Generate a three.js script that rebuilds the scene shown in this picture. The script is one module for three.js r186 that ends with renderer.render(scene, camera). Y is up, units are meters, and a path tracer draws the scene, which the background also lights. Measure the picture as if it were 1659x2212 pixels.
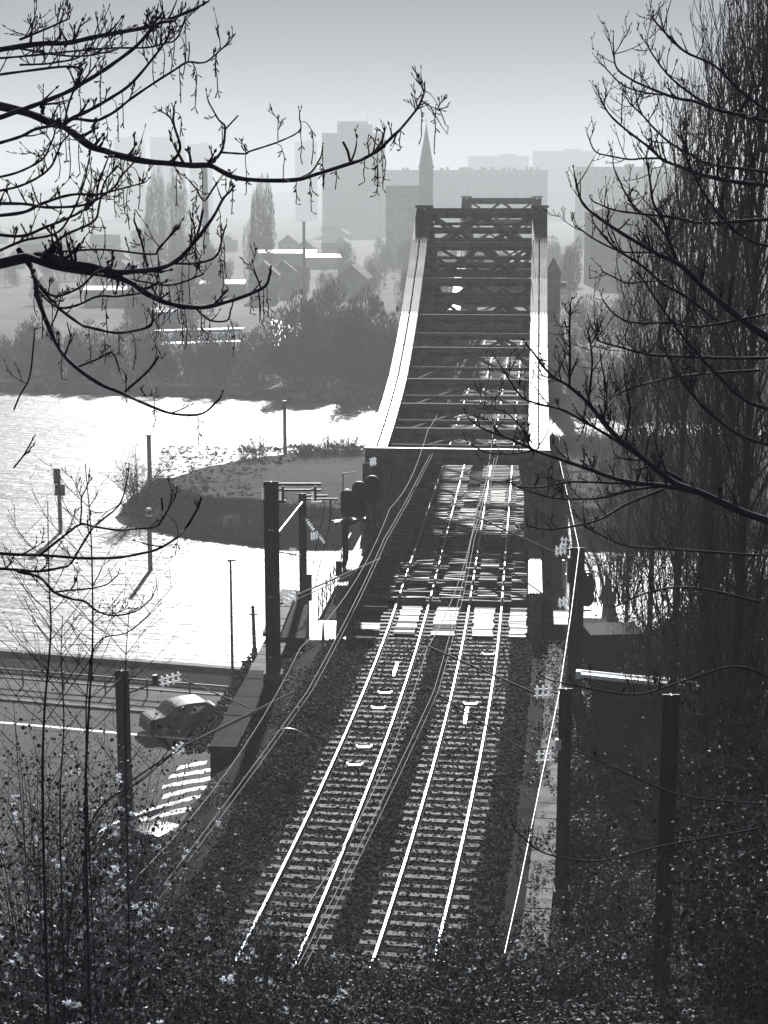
import * as THREE from 'three';
import { mergeGeometries } from 'three/addons/utils/BufferGeometryUtils.js';

// ---------------------------------------------------------------- camera, sky, sun, exposure
const EYE = 30.5, PITCH = 10.9 * Math.PI / 180, FOV = 35;
const scene = new THREE.Scene();
const camera = new THREE.PerspectiveCamera(FOV, 768 / 1024, 0.1, 9000);
camera.position.set(0, EYE, 0);
camera.rotation.set(-PITCH, 0, 0);
const renderer = new THREE.WebGLRenderer({ antialias: true });
renderer.toneMapping = THREE.LinearToneMapping;
renderer.toneMappingExposure = 2.6;
renderer.shadowMap.enabled = true;

// a hazy winter sky, grey and the same all the way round: pale at the horizon, deeper overhead
function skyTexture() {
  const W = 256, H = 512, data = new Float32Array(W * H * 4);
  for (let j = 0; j < H; j++) {
    const el = Math.max(0, ((j + 0.5) / H - 0.5) * 180);
    const a = Math.exp(-el / 3.0), b = Math.exp(-el / 30);
    const v = 0.022 + 0.018 * b + 0.36 * a;
    for (let i = 0; i < W; i++) {
      const k = (j * W + i) * 4;
      data[k] = v * (0.9 + 0.07 * a); data[k + 1] = v * (0.97 + 0.025 * a); data[k + 2] = v * (1.16 - 0.13 * a); data[k + 3] = 1;
    }
  }
  const t = new THREE.DataTexture(data, W, H, THREE.RGBAFormat, THREE.FloatType);
  t.mapping = THREE.EquirectangularReflectionMapping; t.magFilter = t.minFilter = THREE.LinearFilter; t.needsUpdate = true;
  return t;
}
const sky = skyTexture();
scene.background = sky; scene.environment = sky;
scene.fog = new THREE.FogExp2(new THREE.Color(0.92, 0.96, 1.0), 0.00072);

const SUN_EL = 28 * Math.PI / 180, SUN_AZ = 1.0 * Math.PI / 180;
const sun = new THREE.DirectionalLight(new THREE.Color(1.0, 0.985, 0.955), 5);
sun.position.set(Math.sin(SUN_AZ) * Math.cos(SUN_EL) * 400, Math.sin(SUN_EL) * 400, -Math.cos(SUN_AZ) * Math.cos(SUN_EL) * 400 - 100);
sun.target.position.set(0, 0, -100);
sun.castShadow = true; sun.shadow.radius = 2;
sun.shadow.mapSize.set(4096, 4096);
Object.assign(sun.shadow.camera, { left: -160, right: 160, top: 160, bottom: -160, near: 1, far: 1200 });
scene.add(sun, sun.target);

// ---------------------------------------------------------------- small helpers
function rng(seed) { let a = seed >>> 0; return () => { a = (a + 0x6D2B79F5) | 0; let t = Math.imul(a ^ (a >>> 15), 1 | a); t = (t + Math.imul(t ^ (t >>> 7), 61 | t)) ^ t; return ((t ^ (t >>> 14)) >>> 0) / 4294967296; }; }
const R = rng(7);
const lerp = (a, b, k) => a + (b - a) * k, clamp = (v, a, b) => Math.max(a, Math.min(b, v));
const smooth = (a, b, v) => { const k = clamp((v - a) / (b - a), 0, 1); return k * k * (3 - 2 * k); };
const table = (pts, x) => { if (x <= pts[0][0]) return pts[0][1]; for (let i = 1; i < pts.length; i++) if (x <= pts[i][0]) return lerp(pts[i - 1][1], pts[i][1], (x - pts[i - 1][0]) / (pts[i][0] - pts[i - 1][0])); return pts[pts.length - 1][1]; };
const V = (x, y, z) => new THREE.Vector3(x, y, z);
// survey: a sighting made on a 1659 x 2212 print gives a point at a chosen distance ahead, or on a level
const FPX = 1106 / Math.tan(FOV * Math.PI / 360), CP = Math.cos(PITCH), SP = Math.sin(PITCH);
const sight = (px, py) => { const a = (px - 829.5) / FPX, b = (1106 - py) / FPX; return V(a, b * CP - SP, -(CP + b * SP)); };
const ahead = (px, py, d) => { const r = sight(px, py); return r.multiplyScalar(d / -r.z).add(V(0, EYE, 0)); };
const level = (px, py, y) => { const r = sight(px, py); return r.multiplyScalar((y - EYE) / r.y).add(V(0, EYE, 0)); };
// the railway's own axes: s metres along the bridge, t metres to its right, h above the rails
const RAIL = 12, PSI = Math.atan(0.0897), US = Math.sin(PSI), UC = Math.cos(PSI);
const onLine = (s, t, h = 0) => V(s * US + t * UC, RAIL + h, -s * UC + t * US);
const lineS = (x, z) => x * US - z * UC, lineT = (x, z) => x * UC + z * US;

const names = new Map();
function numbered(n) { const k = names.get(n) || 0; names.set(n, k + 1); return k ? n + '_' + String(k).padStart(3, '0') : n; }
function tag(o, label, category, group, kind) { if (label) o.userData.label = label; if (category) o.userData.category = category; if (group) o.userData.group = group; if (kind) o.userData.kind = kind; return o; }
function thing(name, label, category, pos, turn = 0, group) { const g = new THREE.Group(); g.name = numbered(name); if (pos) g.position.copy(pos); g.rotation.y = turn; scene.add(g); return tag(g, label, category, group); }
function mesh(name, geo, m, parent) { const o = new THREE.Mesh(Array.isArray(geo) ? (geo.length > 1 ? mergeGeometries(geo) : geo[0]) : geo, m); o.name = parent ? name : numbered(name); o.castShadow = o.receiveShadow = true; (parent || scene).add(o); return o; }
function structure(name, geo, m, label) { return tag(mesh(name, geo, m), label, undefined, undefined, 'structure'); }
function copy(o, label) { const c = o.clone(); c.name = numbered(o.name.replace(/_\d{3}$/, '')); c.userData = { ...o.userData }; if (label) c.userData.label = label; scene.add(c); return c; }

const UPV = V(0, 1, 0), _m = new THREE.Matrix4();
// texture coordinates in metres, laid on by the way each face points
function metric(g, k = 1) {
  const p = g.attributes.position, n = g.attributes.normal, uv = new Float32Array(p.count * 2);
  for (let i = 0; i < p.count; i++) {
    const ax = Math.abs(n.getX(i)), ay = Math.abs(n.getY(i)), az = Math.abs(n.getZ(i));
    let u, v; if (ay >= ax && ay >= az) { u = p.getX(i); v = p.getZ(i); } else if (ax >= az) { u = p.getZ(i); v = p.getY(i); } else { u = p.getX(i); v = p.getY(i); }
    uv[2 * i] = u * k; uv[2 * i + 1] = v * k;
  }
  g.setAttribute('uv', new THREE.BufferAttribute(uv, 2)); return g;
}
function box(w, h, d, x = 0, y = 0, z = 0, ry = 0) { const g = new THREE.BoxGeometry(w, h, d); metric(g); if (ry) g.rotateY(ry); return g.translate(x, y, z); }
// a bar of rectangular section between two points
function bar(a, b, w, h, up = UPV) {
  const L = a.distanceTo(b), g = metric(new THREE.BoxGeometry(w, h, L)), z = b.clone().sub(a).normalize();
  let x = up.clone().cross(z); if (x.lengthSq() < 1e-6) x = V(1, 0, 0).cross(z); x.normalize(); const y = z.clone().cross(x);
  _m.makeBasis(x, y, z).setPosition(a.clone().add(b).multiplyScalar(0.5)); return g.applyMatrix4(_m);
}
function rod(a, b, r0, r1 = r0, n = 8) {
  const L = a.distanceTo(b), g = new THREE.CylinderGeometry(r1, r0, L, n, 1), y = b.clone().sub(a).normalize();
  let x = V(0, 0, 1).cross(y); if (x.lengthSq() < 1e-6) x = V(1, 0, 0); x.normalize(); const z = x.clone().cross(y);
  _m.makeBasis(x, y, z).setPosition(a.clone().add(b).multiplyScalar(0.5)); return g.applyMatrix4(_m);
}
// gathers many tapered tubes and leaves into one surface
class Cloth {
  constructor() { this.p = []; this.n = []; this.uv = []; this.i = []; }
  tube(pts, rad, sides = 5) {
    const N = pts.length; if (N < 2) return this;
    const base = this.p.length / 3, t = V(0, 0, 0), x = V(0, 0, 0), y = V(0, 0, 0), ref = V(0, 0, 0); let len = 0;
    for (let k = 0; k < N; k++) {
      t.copy(pts[Math.min(N - 1, k + 1)]).sub(pts[Math.max(0, k - 1)]).normalize();
      if (!k) { ref.set(0, 0, 1); if (Math.abs(t.z) > 0.9) ref.set(1, 0, 0); } else ref.copy(x);
      y.copy(t).cross(ref); if (y.lengthSq() < 1e-9) y.set(0, 1, 0); y.normalize(); x.copy(y).cross(t).normalize();
      if (k) len += pts[k].distanceTo(pts[k - 1]);
      const r = typeof rad === 'function' ? rad(k / (N - 1)) : rad[k];
      for (let s = 0; s < sides; s++) {
        const a = s / sides * Math.PI * 2, c = Math.cos(a), d = Math.sin(a);
        const nx = x.x * c + y.x * d, ny = x.y * c + y.y * d, nz = x.z * c + y.z * d;
        this.p.push(pts[k].x + nx * r, pts[k].y + ny * r, pts[k].z + nz * r); this.n.push(nx, ny, nz); this.uv.push(s / sides, len);
      }
    }
    for (let k = 0; k < N - 1; k++) for (let s = 0; s < sides; s++) { const a = base + k * sides + s, b = base + k * sides + (s + 1) % sides; this.i.push(a, b, b + sides, a, b + sides, a + sides); }
    return this;
  }
  // a small folded leaf
  leaf(c, dir, side, L, W, fold = 0.25) {
    const b = this.p.length / 3, n = dir.clone().cross(side).normalize(), tip = c.clone().addScaledVector(dir, L);
    const m = c.clone().addScaledVector(dir, L * 0.45), l = m.clone().addScaledVector(side, W / 2).addScaledVector(n, W * fold), r = m.clone().addScaledVector(side, -W / 2).addScaledVector(n, W * fold);
    const n1 = n.clone().addScaledVector(side, -0.5).normalize(), n2 = n.clone().addScaledVector(side, 0.5).normalize();
    for (const [q, w] of [[c, n1], [l, n1], [tip, n1], [c, n2], [tip, n2], [r, n2]]) { this.p.push(q.x, q.y, q.z); this.n.push(w.x, w.y, w.z); this.uv.push(0, 0); }
    this.i.push(b, b + 2, b + 1, b + 3, b + 5, b + 4); return this;
  }
  geo() { const g = new THREE.BufferGeometry(); g.setAttribute('position', new THREE.Float32BufferAttribute(this.p, 3)); g.setAttribute('normal', new THREE.Float32BufferAttribute(this.n, 3)); g.setAttribute('uv', new THREE.Float32BufferAttribute(this.uv, 2)); g.setIndex(this.i); return g; }
}
const randDir = (r) => { const z = r() * 2 - 1, a = r() * Math.PI * 2, q = Math.sqrt(1 - z * z); return V(q * Math.cos(a), z, q * Math.sin(a)); };
const spline = (pts, n) => new THREE.CatmullRomCurve3(pts, false, 'centripetal').getPoints(n);

// ---------------------------------------------------------------- procedural textures
function noise2(seed, n) { const r = rng(seed), a = new Float32Array(n * n); for (let i = 0; i < a.length; i++) a[i] = r(); return (x, y) => { x = ((x % n) + n) % n; y = ((y % n) + n) % n; const i = Math.floor(x), j = Math.floor(y), u = x - i, v = y - j, i2 = (i + 1) % n, j2 = (j + 1) % n, q = u * u * (3 - 2 * u), w = v * v * (3 - 2 * v); return lerp(lerp(a[j * n + i], a[j * n + i2], q), lerp(a[j2 * n + i], a[j2 * n + i2], q), w); }; }
function texture(size, f, { srgb = false, rep = 1 } = {}) {
  const d = new Uint8Array(size * size * 4);
  for (let j = 0; j < size; j++) for (let i = 0; i < size; i++) { const v = f(i / size, j / size), k = (j * size + i) * 4, c = Array.isArray(v) ? v : [v, v, v]; d[k] = clamp(c[0], 0, 1) * 255; d[k + 1] = clamp(c[1], 0, 1) * 255; d[k + 2] = clamp(c[2], 0, 1) * 255; d[k + 3] = 255; }
  const t = new THREE.DataTexture(d, size, size, THREE.RGBAFormat); t.wrapS = t.wrapT = THREE.RepeatWrapping; t.magFilter = THREE.LinearFilter; t.minFilter = THREE.LinearMipmapLinearFilter; t.generateMipmaps = true;
  if (srgb) t.colorSpace = THREE.SRGBColorSpace; t.repeat.set(rep, rep); t.needsUpdate = true; return t;
}
const again = (t, u, v = u) => { const c = t.clone(); c.repeat.set(u, v); c.needsUpdate = true; return c; };
const nA = noise2(11, 64), nB = noise2(12, 64), nC = noise2(13, 128);
const fbm = (u, v, n = 64) => { let s = 0, a = 0.5, f = 4; for (let k = 0; k < 5 && f <= n; k++) { s += a * nA(u * f + k * 0, v * f); a *= 0.5; f *= 2; } return s; };
const mottled = texture(512, (u, v) => { const q = 0.62 + 0.55 * (fbm(u, v) - 0.5) + 0.28 * (nC(u * 128, v * 128) - 0.5); return q; }, { srgb: true });
const grit = texture(512, (u, v) => { const a = nC(u * 128, v * 128), b = nB(u * 64, v * 64); return 0.25 + 0.55 * a * b + 0.35 * Math.pow(a, 3); }, { srgb: true });
const gritBump = texture(512, (u, v) => { const a = nC(u * 128, v * 128), b = nB(u * 64, v * 64); return 0.6 * a + 0.4 * b; });
const streak = texture(512, (u, v) => { const a = nC(u * 128, v * 4), b = nB(u * 32, v * 8), c = nA(u * 8, v * 64); return 0.6 + 0.5 * (a - 0.5) + 0.4 * (b - 0.5) + 0.35 * (c - 0.5); }, { srgb: true });
const wood = texture(512, (u, v) => { const a = nC(u * 128, v * 4), b = nA(u * 16, v * 4); return 0.5 + 0.45 * (a - 0.5) + 0.4 * (b - 0.5); }, { srgb: true });
const ripple = texture(1024, (u, v) => { let s = 0; for (let k = 0; k < 4; k++) { const f = 8 * (1 << k); s += (0.5 / (1 + k * 0.6)) * nB(u * f + nA(u * 8, v * 8) * 1.5, v * f * 2); } return s * 0.7; });
const windPatch = texture(256, (u, v) => 0.8 + 0.5 * (fbm(u, v) - 0.45));
const rippleLong = again(ripple, 1 / 22, 1 / 9);

const grey = (v, t = 1) => new THREE.Color().setRGB(v * (1 - 0.045 * t), v, v * (1 + 0.075 * t));
function mat(v, rough = 0.8, metal = 0, o = {}) { return new THREE.MeshPhysicalMaterial({ color: grey(v), roughness: rough, metalness: metal, specularIntensity: rough > 0.55 && metal < 0.2 ? 0.12 : 0.6, ...o }); }
const M = {
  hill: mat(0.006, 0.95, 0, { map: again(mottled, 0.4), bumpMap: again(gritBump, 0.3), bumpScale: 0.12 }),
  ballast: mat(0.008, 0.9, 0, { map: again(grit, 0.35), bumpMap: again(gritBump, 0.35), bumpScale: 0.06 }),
  stone: mat(0.012, 0.85, 0, { flatShading: true }),
  stoneDark: mat(0.02, 0.85, 0, { flatShading: true }),
  asphalt: mat(0.045, 0.75, 0, { map: again(mottled, 0.15), bumpMap: again(gritBump, 0.8), bumpScale: 0.006 }),
  pavement: mat(0.15, 0.8, 0, { map: again(mottled, 0.25) }),
  kerb: mat(0.25, 0.7, 0, { map: again(mottled, 0.5) }),
  paint: mat(0.8, 0.6),
  masonry: mat(0.04, 0.9, 0, { map: again(mottled, 0.3), bumpMap: again(gritBump, 0.4), bumpScale: 0.03 }),
  coping: mat(0.2, 0.75, 0, { map: again(mottled, 0.35) }),
  concrete: mat(0.28, 0.75, 0, { map: again(mottled, 0.3), bumpMap: again(gritBump, 0.5), bumpScale: 0.01 }),
  steel: mat(0.34, 0.95, 0.0, { specularIntensity: 0.03, map: again(mottled, 0.5) }),
  chord: mat(0.13, 0.55, 0.45, { map: again(streak, 0.5, 0.2), bumpMap: again(streak, 0.5, 0.2), bumpScale: 0.006 }),
  splice: mat(0.05, 0.8, 0.1),
  deckPlate: mat(0.03, 0.9, 0, { specularIntensity: 0.05, map: again(mottled, 0.35) }),
  board: mat(0.14, 0.6, 0.0, { specularIntensity: 0.35, map: again(wood, 0.6, 0.4), bumpMap: again(wood, 0.6, 0.4), bumpScale: 0.006 }),
  boardDark: mat(0.05, 0.75, 0, { map: again(wood, 0.6, 0.4), bumpMap: again(wood, 0.6, 0.4), bumpScale: 0.006 }),
  rail: mat(0.24, 0.38, 0.95, { color: grey(0.24, 2.6) }), railSide: mat(0.06, 0.75, 0.3),
  sleeper: mat(0.018, 0.6, 0, { map: again(wood, 0.8, 0.5), bumpMap: again(wood, 0.8, 0.5), bumpScale: 0.012 }),
  sleeperB: mat(0.01, 0.65, 0, { map: again(wood, 0.6, 0.4), bumpMap: again(wood, 0.6, 0.4), bumpScale: 0.012 }),
  mast: mat(0.035, 0.6, 0.3, { map: again(mottled, 0.5) }),
  tubeSteel: mat(0.5, 0.35, 0.8),
  wire: mat(0.06, 0.7, 0.2), feeder: mat(0.3, 0.5, 0.5),
  insulator: new THREE.MeshPhysicalMaterial({ color: grey(0.92, 0.35), roughness: 0.9, transmission: 0.6, thickness: 0, side: THREE.DoubleSide }),
  black: mat(0.012, 0.55), blackGloss: mat(0.012, 0.25), white: mat(0.78, 0.5), glass: new THREE.MeshPhysicalMaterial({ color: grey(0.02), roughness: 0.06, clearcoat: 1 }),
  carDark: new THREE.MeshPhysicalMaterial({ color: grey(0.01), roughness: 0.4, specularIntensity: 0.3, clearcoat: 0.15, clearcoatRoughness: 0.12 }), carGrey: new THREE.MeshPhysicalMaterial({ color: grey(0.02), roughness: 0.35, specularIntensity: 0.6, clearcoat: 0.6, clearcoatRoughness: 0.1 }),
  tyre: mat(0.02, 0.9), lamp: mat(0.6, 0.3),
  bark: mat(0.03, 0.85, 0, { color: new THREE.Color().setRGB(0.02, 0.023, 0.038) }), barkFar: mat(0.02, 0.9),
  twig: mat(0.03, 0.8, 0, { color: new THREE.Color().setRGB(0.022, 0.024, 0.036) }),
  ivy: new THREE.MeshPhysicalMaterial({ color: grey(0.006), roughness: 0.5, specularIntensity: 0.09, side: THREE.DoubleSide }),
  leafPale: new THREE.MeshPhysicalMaterial({ color: grey(0.3, 1.4), roughness: 0.7, side: THREE.DoubleSide, transmission: 0.35, thickness: 0 }),
  fluff: new THREE.MeshPhysicalMaterial({ color: grey(0.75, 1.4), roughness: 0.95, side: THREE.DoubleSide, transmission: 0.45, thickness: 0 }),
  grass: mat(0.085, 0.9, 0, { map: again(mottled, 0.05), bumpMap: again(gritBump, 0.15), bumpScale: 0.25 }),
  scrub: mat(0.04, 0.95), crownFar: mat(0.05, 0.95, 0, { side: THREE.DoubleSide }), farGround: mat(0.2, 0.95, 0, { map: again(mottled, 0.01) }),  // farGround lightened to stand in for mist over the far bank
  wallPale: mat(0.55, 0.85, 0, { map: again(mottled, 0.1) }), wallMid: mat(0.4, 0.9, 0, { map: again(mottled, 0.1) }), wallDark: mat(0.22, 0.9, 0, { map: again(mottled, 0.1) }),  // town walls lightened too, far mist put into their colour
  roof: mat(0.16, 0.8, 0, { map: again(mottled, 0.2) }), roofPale: mat(0.7, 0.35, 0.3), pane: mat(0.04, 0.15),  // roof tone raised as well in place of far mist
  water: new THREE.MeshPhysicalMaterial({ color: new THREE.Color().setRGB(0.035, 0.04, 0.045), roughness: 0.54, roughnessMap: again(windPatch, 1 / 90, 1 / 45), ior: 1.34, bumpMap: rippleLong, bumpScale: 0.35 }),
};

// ================================================================ THE SETTING
// ---- river, ground sheet, far bank
{
  const g = new THREE.PlaneGeometry(9000, 9000); g.rotateX(-Math.PI / 2); metric(g); g.translate(0, -3, -3600);
  structure('ground', g, M.farGround, 'flat valley floor under the river and the town');
  const w = new THREE.PlaneGeometry(900, 420, 1, 1); w.rotateX(-Math.PI / 2); w.translate(0, 0, -280); metric(w);
  structure('river', w, M.water, 'wide bright river with small ripples');
}
function prism(pts, y0, y1) { const sh = new THREE.Shape(pts.map(([x, z]) => new THREE.Vector2(x, -z))); const g = new THREE.ExtrudeGeometry(sh, { depth: y1 - y0, bevelEnabled: false }); g.rotateX(-Math.PI / 2); g.translate(0, y0, 0); return metric(g); }
structure('far_bank', prism([[-600, -300], [-58.4, -262], [-24, -254], [-2, -245], [30, -231], [70, -222], [600, -150], [3000, -5000], [-3000, -5000]], -2.5, 1.5), M.farGround, 'grey far bank with the town behind');
// ---- near quay, whose edge runs slightly across the view
const QN = V(1, 0, 0.266).normalize(), quayZ = (x) => -97.06 + (x + 7.89) * 0.266;
structure('quay', prism([[-120, quayZ(-120)], [90, quayZ(90)], [90, -50], [-120, -50]], -2, 1.6), M.pavement, 'paved river quay beside the bridge');
{ // road on the quay, kerbs and painted lines, parallel to the river
  const strip = (d0, d1, x0, x1, y0, y1) => prism([[x0, quayZ(x0) + d1], [x1, quayZ(x1) + d1], [x1, quayZ(x1) + d0], [x0, quayZ(x0) + d0]], y0, y1);
  structure('road', strip(9.5, 33, -110, 60, 1.55, 1.612), M.asphalt, 'asphalt road along the quay');
  const k = structure('kerb', strip(9.2, 9.5, -110, 60, 1.5, 1.73), M.kerb, 'pale kerb along the road');
  structure('quay_edge', [strip(0, 0.55, -110, 40, 1.5, 1.95), strip(0.9, 1.1, -110, 40, 1.6, 1.66)], M.kerb, 'stone edge of the river quay');
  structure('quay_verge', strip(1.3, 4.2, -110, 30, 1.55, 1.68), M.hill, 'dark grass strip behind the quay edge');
  structure('road_line', strip(13.1, 13.4, -110, 40, 1.61, 1.617), M.paint, 'painted white line along the road');
}
// ---- the island in midstream
function island() {
  const edge = [[-26.5, -160], [-25, -152], [-21, -149], [-16, -145.5], [-9.5, -142.5], [-2, -142], [10, -141], [24, -141], [40, -143], [60, -150], [90, -165], [90, -205], [60, -200], [30, -195], [10, -191], [-2, -188.5], [-11, -188.5], [-18, -184], [-23, -175], [-26, -168]];
  const c = V(20, 0, -168), ring = new THREE.CatmullRomCurve3(edge.map(([x, z]) => V(x, 0, z)), true).getPoints(120), p = [], idx = [], K = [[1.03, -1.0], [1, -0.1], [0.97, 0.8], [0.93, 1.6], [0.86, 2.0], [0.6, 2.3], [0.3, 2.4], [0.02, 2.4]];
  K.forEach(([k, y], j) => ring.forEach((q, i) => { const e = 1 + 0.02 * (nA(i * 0.7, j * 3) - 0.5); p.push(c.x + (q.x - c.x) * k * e, y + (j > 1 ? 0.35 * (nB(q.x * k * 0.4 + 40, q.z * k * 0.4 + 200) - 0.5) : 0), c.z + (q.z - c.z) * k * e); }));
  const n = ring.length; for (let j = 0; j < K.length - 1; j++) for (let i = 0; i < n; i++) { const a = j * n + i, b = j * n + (i + 1) % n; idx.push(a, a + n, b, b, a + n, b + n); }
  const g = new THREE.BufferGeometry(); g.setAttribute('position', new THREE.Float32BufferAttribute(p, 3)); g.setIndex(idx); g.computeVertexNormals(); metric(g);
  structure('island', g, M.grass, 'low grassy island in the river');
}
island();
// ---- hillside under the camera
const hillLeft = [[-10, 29], [0, 28.6], [4, 27.2], [20, 18.6], [30, 14.6], [40, 10.6], [50, 6.2], [60, 1.5], [64, 1.2], [200, 1.2]];
const hillMid = [[-10, 29], [0, 28.6], [4, 27.2], [20, 18.6], [30, 14.7], [33, 13.9], [34.2, 13.4], [34.6, 10.9], [200, 10.9]];
function hillY(x, z) {
  const s = lineS(x, z), t = lineT(x, z), D = -z, w = 0.35 * (nA(x * 0.5 + 30, z * 0.5 + 90) - 0.5) + 0.12 * (nB(x * 1.7 + 30, z * 1.7 + 200) - 0.5);
  const left = Math.max(table(hillLeft, D), s < 54 ? 10.9 - Math.max(0, -8.4 - t) * 0.95 : -9), mid = table(hillMid, D);
  const right = (s < 70 ? 11.9 + Math.max(0, t - 5.2) * 0.42 : Math.max(1.3, 11.9 - (s - 70) * 0.95));
  const rightNear = Math.max(right, table(hillMid, Math.min(D, 33)) - Math.max(0, D - 33) * 0.5);
  let y = lerp(left, mid, smooth(-10.6, -9.8, t));
  y = lerp(y, D < 33 ? Math.max(mid, 0) : rightNear, smooth(4.2, 6.2, t));
  if (t > -9.9 && t < 4.2 && s > 66) y = Math.min(y, 1.2);
  return y + (y > 1.9 && !(t > -9 && t < 4.5 && D > 34) ? w : 0);
}
{
  const nx = 200, nz = 220, x0 = -60, x1 = 60, z0 = 8, z1 = -104, p = [], idx = [];
  for (let j = 0; j <= nz; j++) for (let i = 0; i <= nx; i++) { const x = lerp(x0, x1, i / nx), z = lerp(z0, z1, j / nz); p.push(x, z < quayZ(x) + 6 ? -1 : hillY(x, z), z); }
  for (let j = 0; j < nz; j++) for (let i = 0; i < nx; i++) { const a = j * (nx + 1) + i, b = a + 1, c = a + nx + 1; idx.push(a, b, c, b, c + 1, c); }
  const g = new THREE.BufferGeometry(); g.setAttribute('position', new THREE.Float32BufferAttribute(p, 3)); g.setIndex(idx); g.computeVertexNormals(); metric(g);
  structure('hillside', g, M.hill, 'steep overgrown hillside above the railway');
}
// ---- trackbed
const leftX = (d) => 3.98 + 0.0897 * (d - 103) - 0.0008 * Math.pow(Math.max(0, 73 - d), 2);   // centre of the left track, d metres ahead
{
  const p = [], idx = []; const prof = [[-5.2, -1.2], [-3.6, -0.35], [-2.1, -0.24], [-1.25, -0.2], [1.25, -0.2], [1.7, -0.26], [2.15, -0.2], [4.65, -0.2], [5.4, -0.26], [6.6, -0.5], [8.8, -0.55]];
  const n = prof.length, rows = 80;
  for (let j = 0; j <= rows; j++) { const d = lerp(31, 67.9, j / rows); prof.forEach(([o, y], i) => p.push(leftX(d) + o, RAIL + y + 0.05 * (nB(i * 2.3, j * 0.9) - 0.5), -d)); }
  for (let j = 0; j < rows; j++) for (let i = 0; i < n - 1; i++) { const a = j * n + i; idx.push(a, a + 1, a + n, a + 1, a + n + 1, a + n); }
  const g = new THREE.BufferGeometry(); g.setAttribute('position', new THREE.Float32BufferAttribute(p, 3)); g.setIndex(idx); g.computeVertexNormals(); metric(g);
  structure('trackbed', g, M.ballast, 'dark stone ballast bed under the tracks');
}
{ // loose ballast stones
  const g = new THREE.DodecahedronGeometry(0.055, 0), r = rng(91), N = 32000, im = new THREE.InstancedMesh(g, M.stone, N), q = new THREE.Quaternion(), c = new THREE.Color();
  for (let i = 0; i < N; i++) { const fillSide = i >= 26000, d = fillSide ? lerp(55, 67.8, r()) : lerp(36, 68, Math.pow(r(), 0.8)), o = fillSide ? lerp(-6.6, -2.6, r()) : lerp(-3.2, 5.6, r()); q.setFromUnitVectors(UPV, randDir(r)); const k = 0.5 + r() * 0.8; _m.compose(V(leftX(d) + o, (fillSide ? Math.max(11.17, 11.66 - Math.max(0, -3.4 - o) * 0.5) : RAIL - 0.215) + r() * 0.03, -d), q, V(k, k * 0.8, k * 1.1)); im.setMatrixAt(i, _m); const v = 0.15 + r() * r() * 0.75; im.setColorAt(i, c.setRGB(v, v, v)); }
  im.name = 'ballast_stones'; im.castShadow = im.receiveShadow = true; scene.add(im); tag(im, 'loose ballast stones lying between the sleepers', 'ballast', null, 'stuff');
}
// ---- walkway beside the right-hand track
{
  const w = thing('walkway', 'pale concrete walkway strip beside the right track', 'walkway', V(0, 0, 0));
  for (let k = 0; k < 22; k++) { const d0 = 38.5 + k * 1.3, o = 6.55 + 0.02 * Math.sin(k * 3.1); const a = V(leftX(d0) + o, 11.62, -d0), b = V(leftX(d0 + 1.26) + o, 11.62 + 0.012 * Math.sin(k * 5), -d0 - 1.26); mesh('slab', bar(a, b, 0.72, 0.12), M.concrete, w); }
}

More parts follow.
